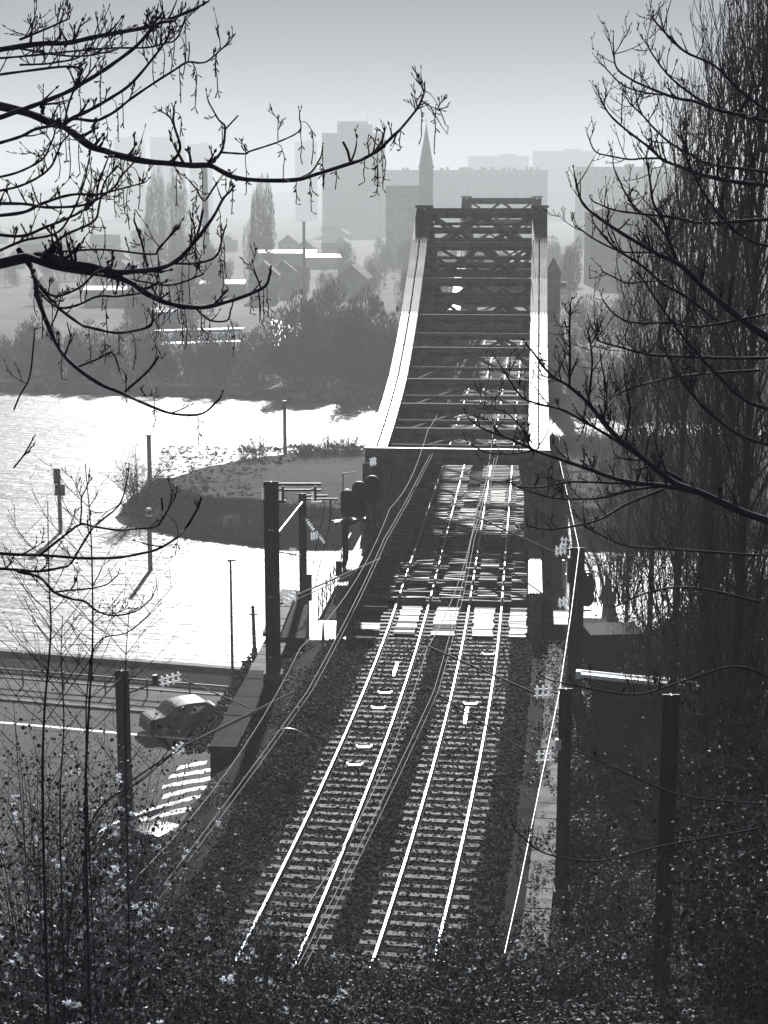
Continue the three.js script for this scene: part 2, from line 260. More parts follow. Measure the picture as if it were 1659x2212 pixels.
// ================================================================ THE RAILWAY
// ---- tracks
function track(off, label, seed) {
  const T = thing('railway_track', label, 'railway track', V(0, 0, 0)), r = rng(seed);
  const at = (d, o) => V(leftX(d) + off + o, RAIL, -d);
  for (const o of [-0.752, 0.752]) {
    const prof = [[-0.075, -0.172], [0.075, -0.172], [0.075, -0.155], [0.012, -0.135], [0.012, -0.045], [0.036, -0.035], [0.036, -0.006], [0.026, 0], [-0.026, 0], [-0.036, -0.006], [-0.036, -0.035], [-0.012, -0.045], [-0.012, -0.135], [-0.075, -0.155]];
    const mk = (pr) => { const p = [], uv = [], idx = [], n = pr.length, ds = []; for (let d = 32; d < 75; d += 1) ds.push(d); ds.push(75, 100, 160, 240); ds.forEach((d) => pr.forEach(([a, y]) => { const q = at(d, o + a); p.push(q.x, q.y + y, q.z); uv.push(a, d); })); for (let j = 0; j < ds.length - 1; j++) for (let i = 0; i < n; i++) { const a = j * n + i, b = j * n + (i + 1) % n; idx.push(a, a + n, b, b, a + n, b + n); } let g = new THREE.BufferGeometry(); g.setAttribute('position', new THREE.Float32BufferAttribute(p, 3)); g.setAttribute('uv', new THREE.Float32BufferAttribute(uv, 2)); g.setIndex(idx); g = g.toNonIndexed(); g.computeVertexNormals(); return g; };
    const rail = mesh('rail', mk(prof), M.railSide, T);
    mesh('railhead', mk([[-0.037, -0.02], [0.037, -0.02], [0.036, 0.002], [0.027, 0.006], [-0.027, 0.006], [-0.036, 0.002]]), M.rail, rail);
  }
  const gs = [0, 1, 2].map((k) => { const g = new THREE.BoxGeometry(2.5 + 0.06 * k, 0.15, 0.24, 6, 1, 1), p = g.attributes.position, q = rng(40 + k); for (let i = 0; i < p.count; i++) p.setXYZ(i, p.getX(i), p.getY(i) + (q() - 0.5) * 0.012, p.getZ(i) + (q() - 0.5) * 0.02); g.computeVertexNormals(); return metric(g); });
  let k = 0, far = [];
  for (let d = 34.4; d < 238; d += d < 68 ? 0.6 : 0.62) {
    const q = at(d, 0), q2 = at(d + 0.3, 0), yaw = Math.atan2(q2.x - q.x, 0.3) * -1;
    if (k < 170) { const m = mesh('sleeper', gs[k % 3], r() < 0.6 ? M.sleeper : M.sleeperB, T); m.position.set(q.x + (r() - 0.5) * 0.05, RAIL - 0.248 + (r() - 0.5) * 0.012, q.z); m.rotation.set((r() - 0.5) * 0.05, yaw + (r() - 0.5) * 0.02, 0); }
    else far.push(gs[0].clone().rotateY(yaw).translate(q.x, RAIL - 0.248, q.z));
    k++;
  }
  tag(mesh('far_sleepers', far, M.sleeperB, T), undefined, undefined, undefined, 'stuff');
  return T;
}
track(0, 'left railway track curving from the hillside onto the truss bridge', 21);
track(3.4, 'right railway track curving onto the bridge beside the pale walkway', 22);
// contact ramps and plates between the rails
function ramp(d, off, label) { const g = thing('contact_ramp', label, 'track ramp', V(leftX(d) + off, RAIL - 0.16, -d), -0.1); mesh('ramp_plate', bar(V(0, 0.1, 0.75), V(0, 0.1, -0.75), 0.12, 0.02), M.rail, g); mesh('ramp_end', bar(V(0, 0.1, 0.75), V(0, 0.02, 1.0), 0.12, 0.02), M.rail, g); for (const z of [-0.5, 0, 0.5]) mesh('bracket', box(0.06, 0.1, 0.08, 0, 0.04, z), M.railSide, g); }
ramp(63.2, 0.15, 'bright metal contact ramp between the rails of the left track');
ramp(57.2, 3.4 - 0.05, 'bright metal contact ramp between the rails of the right track');
for (const [d, off, lab] of [[60, 0.05, 'pale cross plate on the left track beyond the ramp shadow'], [58.1, 0.02, 'pale cross plate on the left track, middle of three'], [53.7, 0.05, 'pale notched plate on the left track, second nearest'], [51.9, -0.02, 'pale notched plate on the left track, nearest the camera'], [58.6, 3.42, 'pale cross plate on the right track near the metal ramp'], [65.4, 3.8, 'small pale plate beside the right rail near the bridge']]) {
  const g = thing('track_plate', lab, 'track plate', V(leftX(d) + off, RAIL - 0.17, -d)); mesh('plate', box(0.55, 0.03, 0.2, 0, 0.03, 0), M.white, g); mesh('lug', box(0.06, 0.08, 0.2, -0.25, 0.06, 0), M.white, g); mesh('lug', box(0.06, 0.08, 0.2, 0.25, 0.06, 0), M.white, g);
}

// ---- abutment and retaining wall with stone courses
{
  const ret = thing('retaining_wall', 'dark stone retaining wall carrying the tracks down to the quay', 'wall', V(0, 0, 0));
  const face = (a, b, y0, y1, inward) => { mesh('wall_core', [bar(V(a.x, (y0 + y1) / 2, a.z), V(b.x, (y0 + y1) / 2, b.z), 0.9, y1 - y0)], M.masonry, ret); };
  const c0 = onLine(54.2, -10.6), c1 = onLine(68.6, -10.9), e0 = onLine(54.6, -11.05), e1 = onLine(54.6, -8.4);
  face(c0, c1, 0.5, 11.2); face(e0, e1, 0.5, 11.1);
  const r = rng(5), blk = [0.7, 0.95, 1.2].map((w) => { const g = new THREE.BoxGeometry(0.1, 0.5, w - 0.035); return metric(g); });
  // stone blocks on the river side and the end face
  const lay = (a, b, off, y0, y1) => { const L = Math.hypot(b.x - a.x, b.z - a.z), dir = V((b.x - a.x) / L, 0, (b.z - a.z) / L), nrm = V(dir.z, 0, -dir.x); for (let row = 0; y0 + row * 0.54 + 0.5 <= y1; row++) { let u = row % 2 ? -0.35 : 0; while (u < L - 0.3) { const k = Math.floor(r() * 3), w = [0.7, 0.95, 1.2][k]; if (u >= 0 && u + w < L) { const m = mesh('stone_block', blk[k], M.masonry, ret); m.position.set(a.x + dir.x * (u + w / 2) + nrm.x * (off + r() * 0.03), y0 + row * 0.54 + 0.25, a.z + dir.z * (u + w / 2) + nrm.z * (off + r() * 0.03)); m.rotation.y = Math.atan2(dir.x, dir.z); } u += w; } } };
  lay(e1, e0, -0.46, 5.2, 11.0);
  for (let k = 0; k < 12; k++) { const u0 = k / 12, u1 = (k + 0.96) / 12, y = 11.31 + r() * 0.04; mesh('coping_stone', bar(V(lerp(c0.x, c1.x, u0), y, lerp(c0.z, c1.z, u0)), V(lerp(c0.x, c1.x, u1), y, lerp(c0.z, c1.z, u1)), 0.98 + r() * 0.06, 0.22), k < 8 ? M.masonry : M.coping, ret); }
  const fill = [onLine(54.8, -10.4), onLine(54.8, -5), onLine(68.4, -5), onLine(68.4, -10.6)]; mesh('gravel_fill', prism(fill.map((q) => [q.x, q.z]), 0.6, 11.16), M.ballast, ret);
  const ab = thing('bridge_abutment', 'dark masonry abutment under the near end of the bridge', 'abutment', V(0, 0, 0));
  const q = [onLine(67.9, -10.4), onLine(67.9, 3.4), onLine(70.6, 3.4), onLine(70.6, -10.4)]; mesh('abutment_wall', prism(q.map((v) => [v.x, v.z]), 0.3, 10.9), M.masonry, ab);
  const p1 = [onLine(68.3, -11.2), onLine(68.3, -9.6), onLine(77, -10.6), onLine(77, -12)]; mesh('parapet', prism(p1.map((v) => [v.x, v.z]), 0.4, 11.6), M.masonry, ab);
  for (let k = 0; k < 7; k++) { const s0 = 68.4 + k * 1.16, s1 = s0 + 1.12, o0 = -11.5 - (s0 - 68.4) * 0.05, o1 = -11.5 - (s1 - 68.4) * 0.05, p2 = [onLine(s0, o0), onLine(s0, o0 + 0.8), onLine(s1, o1 + 0.8), onLine(s1, o1)]; mesh('parapet_coping', prism(p2.map((v) => [v.x, v.z]), 11.604, 11.79 + 0.02 * (k % 3)), M.coping, ab); }
  const p3 = [onLine(71, 1.9), onLine(71, 3.6), onLine(69, 3.6), onLine(69, 1.9)]; mesh('corner_post', prism(p3.map((v) => [v.x, v.z]), 0.4, 12.1), M.masonry, ab);
}

// ---- the truss bridge
const PEAK = [122, 201], rise = [[0, 17.9], [5.6, 15.2], [11.2, 12.5], [16.2, 10.3], [24, 7.85], [31.5, 6.45], [38, 5.65], [40, 5.6]];
const chordH = (s) => { const d = PEAK.map((p) => Math.abs(s - p)), m = Math.min(...d); return table(rise, m) * (d[1] < d[0] ? 1 + 0.045 * clamp(1 - m / 30, 0, 1) : 1); };
const TL = -7.95, TR = 0.56;   // centre lines of the two trusses
function bridge() {
  const B = thing('truss_bridge', 'long steel railway truss bridge with twin humps over the river', 'bridge', V(0, 0, 0));
  const P = (s, t, h) => onLine(s, t, h);
  const nodes = []; for (let i = 0; i <= 8; i++) nodes.push(84 + i * 4.75); for (let i = 1; i <= 16; i++) nodes.push(122 + i * 79 / 16); for (let i = 1; i <= 8; i++) nodes.push(201 + i * 4.75);
  for (const [tc, side] of [[TL, -1], [TR, 1]]) {
    for (let i = 0; i < nodes.length - 1; i++) {
      const a = nodes[i], b = nodes[i + 1], ha = chordH(a), hb = chordH(b);
      for (const o of [-0.3, 0.3]) { const pl = mesh('chord_plate', bar(P(a, tc + o, ha - 0.4), P(b, tc + o, hb - 0.4), 0.5, 0.8), M.chord, B); if (b < 123) { for (const w of [-0.19, -0.02, 0.15]) mesh('cover_strip', bar(P(a + 0.02, tc + o + w, ha + 0.02), P(b - 0.05, tc + o + w, hb + 0.02), 0.1, 0.04), M.chord, pl); mesh('seam_plate', bar(P(b - 0.02, tc + o - 0.25, hb + 0.012), P(b - 0.02, tc + o + 0.25, hb + 0.012), 0.12, 0.02), M.steel, pl); } }
      const bat = []; const L = b - a, n = i < 8 ? 6 : 3; for (let k = 0; k < n; k++) { const u0 = a + (k + 0.25) * L / n, u1 = a + (k + 0.75) * L / n; bat.push(bar(P(u0, tc, lerp(ha, hb, (u0 - a) / L) - 0.06), P(u1, tc, lerp(ha, hb, (u1 - a) / L) - 0.06), 0.12, 0.06)); }
      mesh('batten_plate', bat, M.steel, B);
      mesh('bottom_chord', bar(P(a, tc, -0.9), P(b, tc, -0.9), 0.9, 0.9), M.steel, B);
      mesh('web_post', bar(P(a, tc, -0.6), P(a, tc, ha - 0.75), 0.5, 0.42, V(1, 0, 0)), M.steel, B);
      const up = chordH(b) > chordH(a);
      mesh('web_diagonal', up ? bar(P(a, tc, ha - 0.8), P(b, tc, -0.5), 0.34, 0.36) : bar(P(a, tc, -0.5), P(b, tc, hb - 0.8), 0.34, 0.36), M.steel, B);
      mesh('gusset_plate', [bar(P(a - 0.5, tc + side * -0.58, chordH(a) - 0.6), P(a + 0.5, tc + side * -0.58, chordH(a) - 0.6), 0.03, 1.3)], M.steel, B);
    }
    mesh('web_post', bar(P(239, tc, -0.6), P(239, tc, chordH(239) - 0.75), 0.5, 0.42, V(1, 0, 0)), M.steel, B);
    // splice straps across the chord
    for (const s of [105.2, 138]) mesh('splice_strap', bar(P(s, tc - 0.62, chordH(s) + 0.03), P(s, tc + 0.62, chordH(s) + 0.03), 0.3, 0.06), M.splice, B);
    for (const pk of PEAK) mesh('peak_cap', box(1.32, 0.18, 0.5, 0, 0, 0).rotateY(-PSI).translate(P(pk, tc, 0).x, RAIL + chordH(pk) + 0.08, P(pk, tc, 0).z), M.steel, B);
  }
  // struts between the trusses; heavy at every panel point, lighter between
  for (let i = 0; i < nodes.length; i++) {
    const s = nodes[i], h = chordH(s), near = s < 122.5;
    const depth = PEAK.some((p) => Math.abs(p - s) < 0.1) ? 0.72 : 0.55;
    if (i) mesh('cross_strut', [bar(P(s, TL + 0.56, h - 0.42), P(s, TR - 0.56, h - 0.42), 0.4, depth), bar(P(s, TL + 0.56, h - 0.42 + depth / 2), P(s, TR - 0.56, h - 0.42 + depth / 2), 0.52, 0.04)], M.steel, B);
    if (h > 10.5) { // sway frames, bars sloping from the middle of the strut to the posts
      const mid = (TL + TR) / 2; for (const sgn of [-1, 1]) mesh('sway_brace', bar(P(s, mid + sgn * 0.35, h - 0.7), P(s, sgn < 0 ? TL + 0.4 : TR - 0.4, h - 3.6), 0.26, 0.3), M.steel, B);
    }
    if (i < nodes.length - 1) {
      const s2 = nodes[i + 1], h2 = chordH(s2), sm = (s + s2) / 2, hm = (h + h2) / 2, mid = (TL + TR) / 2;
      if (near) mesh('cross_strut', bar(P(sm, TL + 0.56, hm - 0.5), P(sm, TR - 0.56, hm - 0.5), 0.26, h > 8 ? 0.42 : 0.22), M.steel, B); if (near && h > 8.5) for (const q of [0.25, 0.75]) mesh('cross_strut', bar(P(lerp(s, s2, q), TL + 0.56, lerp(h, h2, q) - 0.6), P(lerp(s, s2, q), TR - 0.56, lerp(h, h2, q) - 0.6), 0.14, 0.2), M.steel, B);
      for (const sgn of [-1, 1]) mesh('lateral_brace', bar(P(s, sgn < 0 ? TL + 0.5 : TR - 0.5, h - 0.55), P(s2, mid, h2 - 0.55), 0.22, 0.16), M.steel, B); if (near && h > 8.5) for (const sgn of [-1, 1]) mesh('lateral_brace', bar(P(s, mid, h - 0.72), P(s2, sgn < 0 ? TL + 0.5 : TR - 0.5, h2 - 0.72), 0.2, 0.14), M.chord, B);
    }
    mesh('floor_beam', bar(P(s, TL, -1.05), P(s, TR, -1.05), 0.4, 0.8), M.steel, B);
  }
  // portal at the near end
  mesh('portal_beam', [bar(P(83.9, TL - 0.55, 5.28), P(83.9, TR + 0.55, 5.28), 0.55, 0.74)], M.steel, B); mesh('portal_flange', bar(P(83.9, TL - 0.6, 5.69), P(83.9, TR + 0.6, 5.69), 0.3, 0.06), M.chord, B);
  for (const tc of [TL, TR]) { mesh('portal_post', [bar(P(83.95, tc - 0.36, -1.4), P(83.95, tc - 0.36, 4.9), 0.45, 0.7, V(1, 0, 0)), bar(P(83.95, tc + 0.36, -1.4), P(83.95, tc + 0.36, 4.9), 0.45, 0.7, V(1, 0, 0))], M.steel, B); const lac = []; for (let k = 0; k < 9; k++) lac.push(bar(P(83.6, tc + (k % 2 ? -0.35 : 0.35), 0.2 + k * 0.52), P(83.6, tc + (k % 2 ? 0.35 : -0.35), 0.2 + (k + 1) * 0.52), 0.04, 0.1)); mesh('lacing', lac, M.chord, B); }
  mesh('knee_plate', [bar(P(83.8, TL + 0.9, 4.9), P(83.8, TL + 0.55, 3.2), 0.3, 0.3), bar(P(83.8, TR - 0.9, 4.9), P(83.8, TR - 0.55, 3.2), 0.3, 0.3)], M.steel, B);
  // approach girders at deck level, with flanged tops
  for (const [tc, s0, s1] of [[0.42, 69.3, 82.9], [-8.15, 70, 83]]) {
    mesh('plate_girder', bar(P(s0, tc, 0.35), P(s1, tc, 0.35), 0.16, 2.3), M.steel, B);
    const fl = mesh('girder_flange', bar(P(s0, tc, 1.55), P(s1, tc, 1.55), 0.62, 0.07), M.chord, B);
    for (const o of [-0.2, -0.07, 0.07, 0.2]) mesh('flange_strip', bar(P(s0, tc + o, 1.61), P(s1, tc + o, 1.61), 0.075, 0.04), M.chord, fl);
    for (let s = s0; s <= s1 + 0.1; s += 1.35) mesh('stiffener', bar(P(s, tc - 0.27, 0.35), P(s, tc + 0.27, 0.35), 0.05, 2.2), M.steel, B);
  }
  for (const t of [-6.0, -4.49, -2.62, -1.1]) mesh('stringer', bar(P(68.2, t, -0.62), P(238.5, t, -0.62), 0.42, 0.5), M.steel, B);
  for (let s = 70; s < 84; s += 3.4) mesh('floor_beam', bar(P(s, TL, -1.0), P(s, TR, -1.0), 0.3, 0.5), M.steel, B);
  // boards laid on the open deck near the abutment; farther in, plates with gaps
  const r = rng(77), lanes = [[-7.55, -6.35], [-5.75, -4.75], [-4.1, -3.0], [-2.35, -1.36], [-0.72, 0.08]];
  for (let li = 0; li < lanes.length; li++) {
    const [ta, tb] = lanes[li], w = tb - ta; let s = 68.3;
    while (s < 104) {
      const dense = s < 73.2, step = dense ? 0.36 : lerp(0.52, 0.42, clamp((s - 73) / 12, 0, 1)), keep = dense ? (li === 0 ? 0.25 : 1) : s < 76.5 ? (li === 4 ? 0.95 : 0.75) : s < 82 ? 0.95 : 0.75;
      if (r() < keep) {
        const g = bar(V(-w / 2 * (0.86 + 0.14 * r()), 0, 0), V(w / 2 * (0.86 + 0.14 * r()), 0, 0), dense ? 0.29 : 0.14 + r() * 0.12, 0.05), m = mesh('deck_board', g, r() < (dense ? 0.28 : 0.1) ? M.boardDark : M.board, B), q = P(s, (ta + tb) / 2 + (r() - 0.5) * 0.06, -0.1 + r() * 0.04);
        m.position.copy(q); m.rotation.set(dense ? 0.02 * (r() - 0.5) : 0.16 * (r() - 0.5), -PSI + (dense ? 0.02 : 0.34) * (r() - 0.5), dense ? 0 : (r() - 0.5) * 0.1);
      }
      s += step;
    }
  }
  for (let li = 0; li < lanes.length; li++) for (let s = 92; s < 238; s += 2.375) { if (s < 200 && r() < (li === 0 ? 0.14 : 0.05)) continue; const [ta, tb] = lanes[li]; mesh('deck_plate', bar(P(s, (ta + tb) / 2, -0.36), P(s + 2.3, (ta + tb) / 2, -0.36), tb - ta + 0.5, 0.06), M.deckPlate, B); }
  for (let s = 72; s < 92; s += 2.375) for (const t of [-5.25, -1.86]) if (r() < 0.45) mesh('deck_plate', bar(P(s, t, -0.5), P(s + 2.2, t, -0.5), 1.1, 0.05), M.deckPlate, B);
  // right-hand footway with its railing, outside the truss
  for (let s = 70.5; s < 121; s += 1.2) mesh('footway_plate', bar(P(s, 1.78, -0.12), P(s + 1.12, 1.78, -0.12), 1.0, 0.06), s < 86 ? M.board : M.deckPlate, B);
  for (let s = 70.5; s < 122; s += 2.4) mesh('railing_post', bar(P(s, 2.28, -0.1), P(s, 2.28, 1.08), 0.06, 0.06, V(1, 0, 0)), M.steel, B);
  for (const h of [0.4, 0.75, 1.1]) mesh('handrail', bar(P(70.4, 2.28, h), P(121.5, 2.28, h), 0.07, 0.06), M.chord, B);
  for (let s = 84; s < 122; s += 2.4) mesh('bracket', bar(P(s, 1.0, -0.9), P(s, 2.3, -0.2), 0.1, 0.12), M.steel, B);
  // left railing of lattice bars by the signal
  for (let s = 70.5; s < 84; s += 1.5) { mesh('railing_post', bar(P(s, -9.3, -0.2), P(s, -9.3, 1.05), 0.05, 0.05, V(1, 0, 0)), M.steel, B); mesh('lattice_bar', [bar(P(s, -9.3, 0), P(s + 1.5, -9.3, 1), 0.03, 0.05), bar(P(s, -9.3, 1), P(s + 1.5, -9.3, 0), 0.03, 0.05)], M.chord, B); }
  mesh('handrail', bar(P(70.4, -9.3, 1.08), P(84, -9.3, 1.08), 0.06, 0.05), M.chord, B);
  for (let s = 70.5; s < 84; s += 1.2) mesh('footway_plate', bar(P(s, -8.85, -0.12), P(s + 1.12, -8.85, -0.12), 0.85, 0.06), M.deckPlate, B);
  return B;
}
bridge();
for (const [s, lab] of [[122, 'broad stone pier under the first hump of the bridge'], [201, 'broad stone pier under the far hump of the bridge'], [84, 'short stone pier on the quay under the portal of the bridge']]) {
  const p = thing('bridge_pier', lab, 'pier', onLine(s, -3.7, -RAIL), -PSI, 'piers of the railway bridge');
  mesh('pier_shaft', box(11.5, s === 84 ? 10.4 : 10.6, 2.6, 0, 5.2, 0), M.masonry, p); mesh('pier_cap', box(12.2, 0.5, 3.1, 0, s === 84 ? 10.2 : 10.3, 0), M.coping, p);
  for (let y = 1.2; y < 9.6; y += 1.1) mesh('stone_course', box(11.62, 0.06, 2.72, 0, y, 0), M.wallDark, p);
}
{ // tower at the far end of the bridge
  const c = ahead(1197, 660, 243), t = thing('stone_tower', 'dark stone tower with stepped roof beside the far end of the bridge', 'tower', V(c.x, 1.5, c.z), -PSI);
  mesh('tower_wall', box(1.9, 18.2, 3, -0.1, 9.1, 0), M.wallDark, t); mesh('tower_base', box(2.6, 11, 3.4, 0.1, 5.5, 0), M.wallMid, t); mesh('cornice', box(3.2, 0.7, 3.8, 0.1, 16.6, 0), M.wallDark, t);
  const rf = new THREE.ConeGeometry(1.9, 2.4, 4); rf.rotateY(Math.PI / 4); mesh('roof', rf.translate(-0.2, 19.4, 0), M.wallDark, t);
}

// ================================================================ MASTS, WIRES AND SIGNALS
const discGeo = new THREE.LatheGeometry([[0.02, 0], [0.1, 0.012], [0.115, 0.03], [0.06, 0.06], [0.022, 0.08]].map(([x, y]) => new THREE.Vector2(x, y)), 12);
function insulator(a, b, parent, n = 3, k = 1) {
  const dir = b.clone().sub(a), L = dir.length(); dir.normalize(); const q = new THREE.Quaternion().setFromUnitVectors(UPV, dir), gs = [];
  for (let i = 0; i < n; i++) { const g = discGeo.clone().scale(k, k * 1.1, k); g.applyQuaternion(q); const p = a.clone().addScaledVector(dir, L * (i + 0.3) / n); gs.push(g.translate(p.x, p.y, p.z)); }
  gs.push(rod(a, b, 0.014, 0.014, 6)); return mesh('insulator', gs, M.insulator, parent);
}
const pair = (a, b, parent, n = 3, k = 1) => { const o = V(0, 0.1, 0.03); insulator(a.clone().add(o), b.clone().add(o), parent, n, k); insulator(a.clone().sub(o), b.clone().sub(o), parent, n, k); };
function post(g, base, top, w, latticed) { // H-section mast with cross pieces
  const x = V(1, 0, 0);
  mesh('mast_post', [bar(base.clone().add(V(-w / 2, 0, 0)), top.clone().add(V(-w / 2, 0, 0)), w * 0.9, 0.03, V(0, 0, 1)), bar(base.clone().add(V(w / 2, 0, 0)), top.clone().add(V(w / 2, 0, 0)), w * 0.9, 0.03, V(0, 0, 1)), bar(base, top, 0.03, w, V(0, 0, 1))], M.mast, g);
  const f = mesh('mast_foot', box(w * 2.4, 0.5, w * 2.4, base.x, base.y + 0.2, base.z), M.concrete, g); return f;
}
function mastThing(label, base, topY, w) { const g = thing('catenary_mast', label, 'catenary mast', V(0, 0, 0), 0, 'catenary masts along the line'); const top = V(base.x, topY, base.z); post(g, base, top, w); return g; }
// the wires hang over each track
const wireAt = (off, d, h) => V(leftX(d) + off, RAIL + h, -d);
function catenary(off, label) {
  const g = thing('overhead_line', label, 'overhead wires', V(0, 0, 0)); const ds = [26, 42, 62, 84, 120, 165]; const con = [], mes = [], sec = [];
  for (let i = 0; i < ds.length - 1; i++) for (let k = 0; k < 10; k++) { const u = k / 10, d = lerp(ds[i], ds[i + 1], u), z = (i % 2 ? 1 : -1) * 0.2 * (1 - 2 * u); con.push(wireAt(off + z, d, 5.5)); sec.push(wireAt(off + z + 0.12, d, 5.5)); mes.push(wireAt(off + 0.02, d, 6.7 - 0.5 * 4 * u * (1 - u))); }
  mesh('contact_wire', new Cloth().tube(con, () => 0.012, 5).geo(), M.wire, g); mesh('contact_wire', new Cloth().tube(sec, () => 0.01, 5).geo(), M.wire, g); mesh('messenger_wire', new Cloth().tube(mes, () => 0.012, 5).geo(), M.wire, g);
  for (let i = 3; i < con.length; i += 5) mesh('dropper', rod(con[i], V(con[i].x, mes[i].y, mes[i].z), 0.006, 0.006, 4), M.wire, g);
  return g;
}
catenary(0, 'overhead wires hung above the left track');
catenary(3.4, 'overhead wires hung above the right track');
// feeder wire on the right
{
  const pts = [ahead(1090, 2060, 27), ahead(1120, 1925, 30), ahead(1166, 1700, 35.5), ahead(1208, 1497, 42), ahead(1233, 1330, 51), ahead(1251, 1186, 60), ahead(1228, 1080, 76), ahead(1207, 985, 94)];
  tag(mesh('feeder_wire', new Cloth().tube(pts, () => 0.015, 6).geo(), M.feeder), 'thick bright feeder wire strung along the right-hand masts', 'wire');
}
// ---- mast A: tall black mast left of the tracks with a T-shaped head
{
  const D = 63.6, p = (x, y, d = D) => ahead(x, y, d), base = V(p(591, 1470).x, 11.2, -D), g = mastThing('tall black mast with a T-shaped head by the river wall', base, p(591, 1040).y, 0.32);
  const top = p(591, 1046), y = top.y;
  mesh('head_beam', [bar(V(p(582, 0).x, y, -D), V(p(686, 0).x, y, -D), 0.1, 0.1), bar(V(p(582, 0).x, y - 0.24, -D), V(p(686, 0).x, y - 0.24, -D), 0.08, 0.08)], M.mast, g);
  for (const x of [575, 611, 681]) { const u = p(x, 1050), v = p(x, 1082); mesh('hanger', [bar(u, v, 0.09, 0.09, V(1, 0, 0))], M.mast, g); insulator(v.clone().add(V(-0.1, 0.02, 0)), u.clone().add(V(-0.1, -0.06, 0)), g, 6, 0.7); }
  mesh('hanger_beam', bar(p(569, 1083), p(617, 1083), 0.1, 0.1), M.mast, g);
  const a = p(612, 1302), b = p(640, 1286); pair(a, b, g, 3, 1.25); mesh('cantilever_tube', bar(b, p(822, 1207), 0.06, 0.06), M.tubeSteel, g); mesh('cantilever_tube', bar(p(640, 1296), p(760, 1240), 0.035, 0.035), M.tubeSteel, g); mesh('bracket', bar(p(594, 1310), a, 0.06, 0.06), M.mast, g);
  mesh('stay_rod', bar(p(600, 1152), p(653, 1085, 75), 0.05, 0.05), M.tubeSteel, g);
  const c = p(603, 1192), d = p(650, 1200); mesh('bracket', bar(c, d, 0.05, 0.05), M.mast, g); pair(p(624, 1192), p(640, 1194), g, 3, 0.9);
  for (const yy of [1145, 1290, 1420]) mesh('climbing_step', bar(p(580, yy), p(590, yy), 0.05, 0.05), M.white, g);
}
// ---- mast B with its crossarm and strain insulators
{
  const D = 77, p = (x, y, d = D) => ahead(x, y, d), base = V(p(655, 1270).x, 11.2, -D), g = mastThing('slimmer mast with a crossarm behind the tall black mast', base, p(655, 1066).y, 0.2);
  mesh('crossarm', [bar(p(645, 1071), p(708, 1071), 0.09, 0.09), bar(p(662, 1078), p(730, 1078), 0.08, 0.08)], M.mast, g);
  mesh('hanger', [bar(p(714, 1080), p(714, 1126), 0.09, 0.09, V(1, 0, 0)), bar(p(714, 1126), p(738, 1127), 0.09, 0.09)], M.mast, g);
  mesh('stay_rod', bar(p(703, 1083), p(676, 1220), 0.045, 0.045), M.mast, g); mesh('stay_rod', bar(p(713, 1126), p(680, 1268), 0.045, 0.045), M.mast, g);
  insulator(p(657, 1117), p(678, 1146), g, 6, 0.9); insulator(p(682, 1148), p(702, 1174), g, 6, 0.8); pair(p(670, 1160), p(686, 1156), g, 3, 1.1);
  for (const x of [676, 684, 692]) insulator(p(x, 1076), p(x, 1086), g, 2, 0.8);
  const cab = thing('equipment_cabinet', 'narrow dark cabinet standing beside the slim mast', 'cabinet', V(p(667, 1265).x, 11.3, -D)); mesh('cabinet_body', box(0.3, 1.25, 0.3, 0, 0.62, 0), M.mast, cab); mesh('cabinet_cap', box(0.36, 0.06, 0.36, 0, 1.29, 0), M.mast, cab);
}
// ---- railway signals: rounded black targets with hooded lamps
function target(w, h, r) { const s = new THREE.Shape(), x = w / 2, y = h / 2; s.moveTo(-x + r, -y); s.lineTo(x - r, -y); s.absarc(x - r, -y + r, r, -Math.PI / 2, 0); s.lineTo(x, y - r); s.absarc(x - r, y - r, r, 0, Math.PI / 2); s.lineTo(-x + r, y); s.absarc(-x + r, y - r, r, Math.PI / 2, Math.PI); s.lineTo(-x, -y + r); s.absarc(-x + r, -y + r, r, Math.PI, Math.PI * 1.5); return new THREE.ExtrudeGeometry(s, { depth: 0.12, bevelEnabled: true, bevelSize: 0.012, bevelThickness: 0.012, bevelSegments: 2, curveSegments: 10 }); }
function signalHead(g, c, w, h, r, lamps) { const t = mesh('signal_target', metric(target(w, h, r)).translate(c.x, c.y, c.z), M.black, g); for (let i = 0; i < lamps; i++) { const y = c.y + h / 2 - r * 0.9 - i * (h - 1.6 * r) / Math.max(1, lamps - 1) * 0.9, hood = new THREE.CylinderGeometry(0.11, 0.11, 0.22, 12, 1, true, 0, Math.PI * 1.3); hood.rotateX(Math.PI / 2); hood.rotateZ(0.9); mesh('lamp_hood', hood.translate(c.x, y, c.z + 0.22), M.blackGloss, t); } }
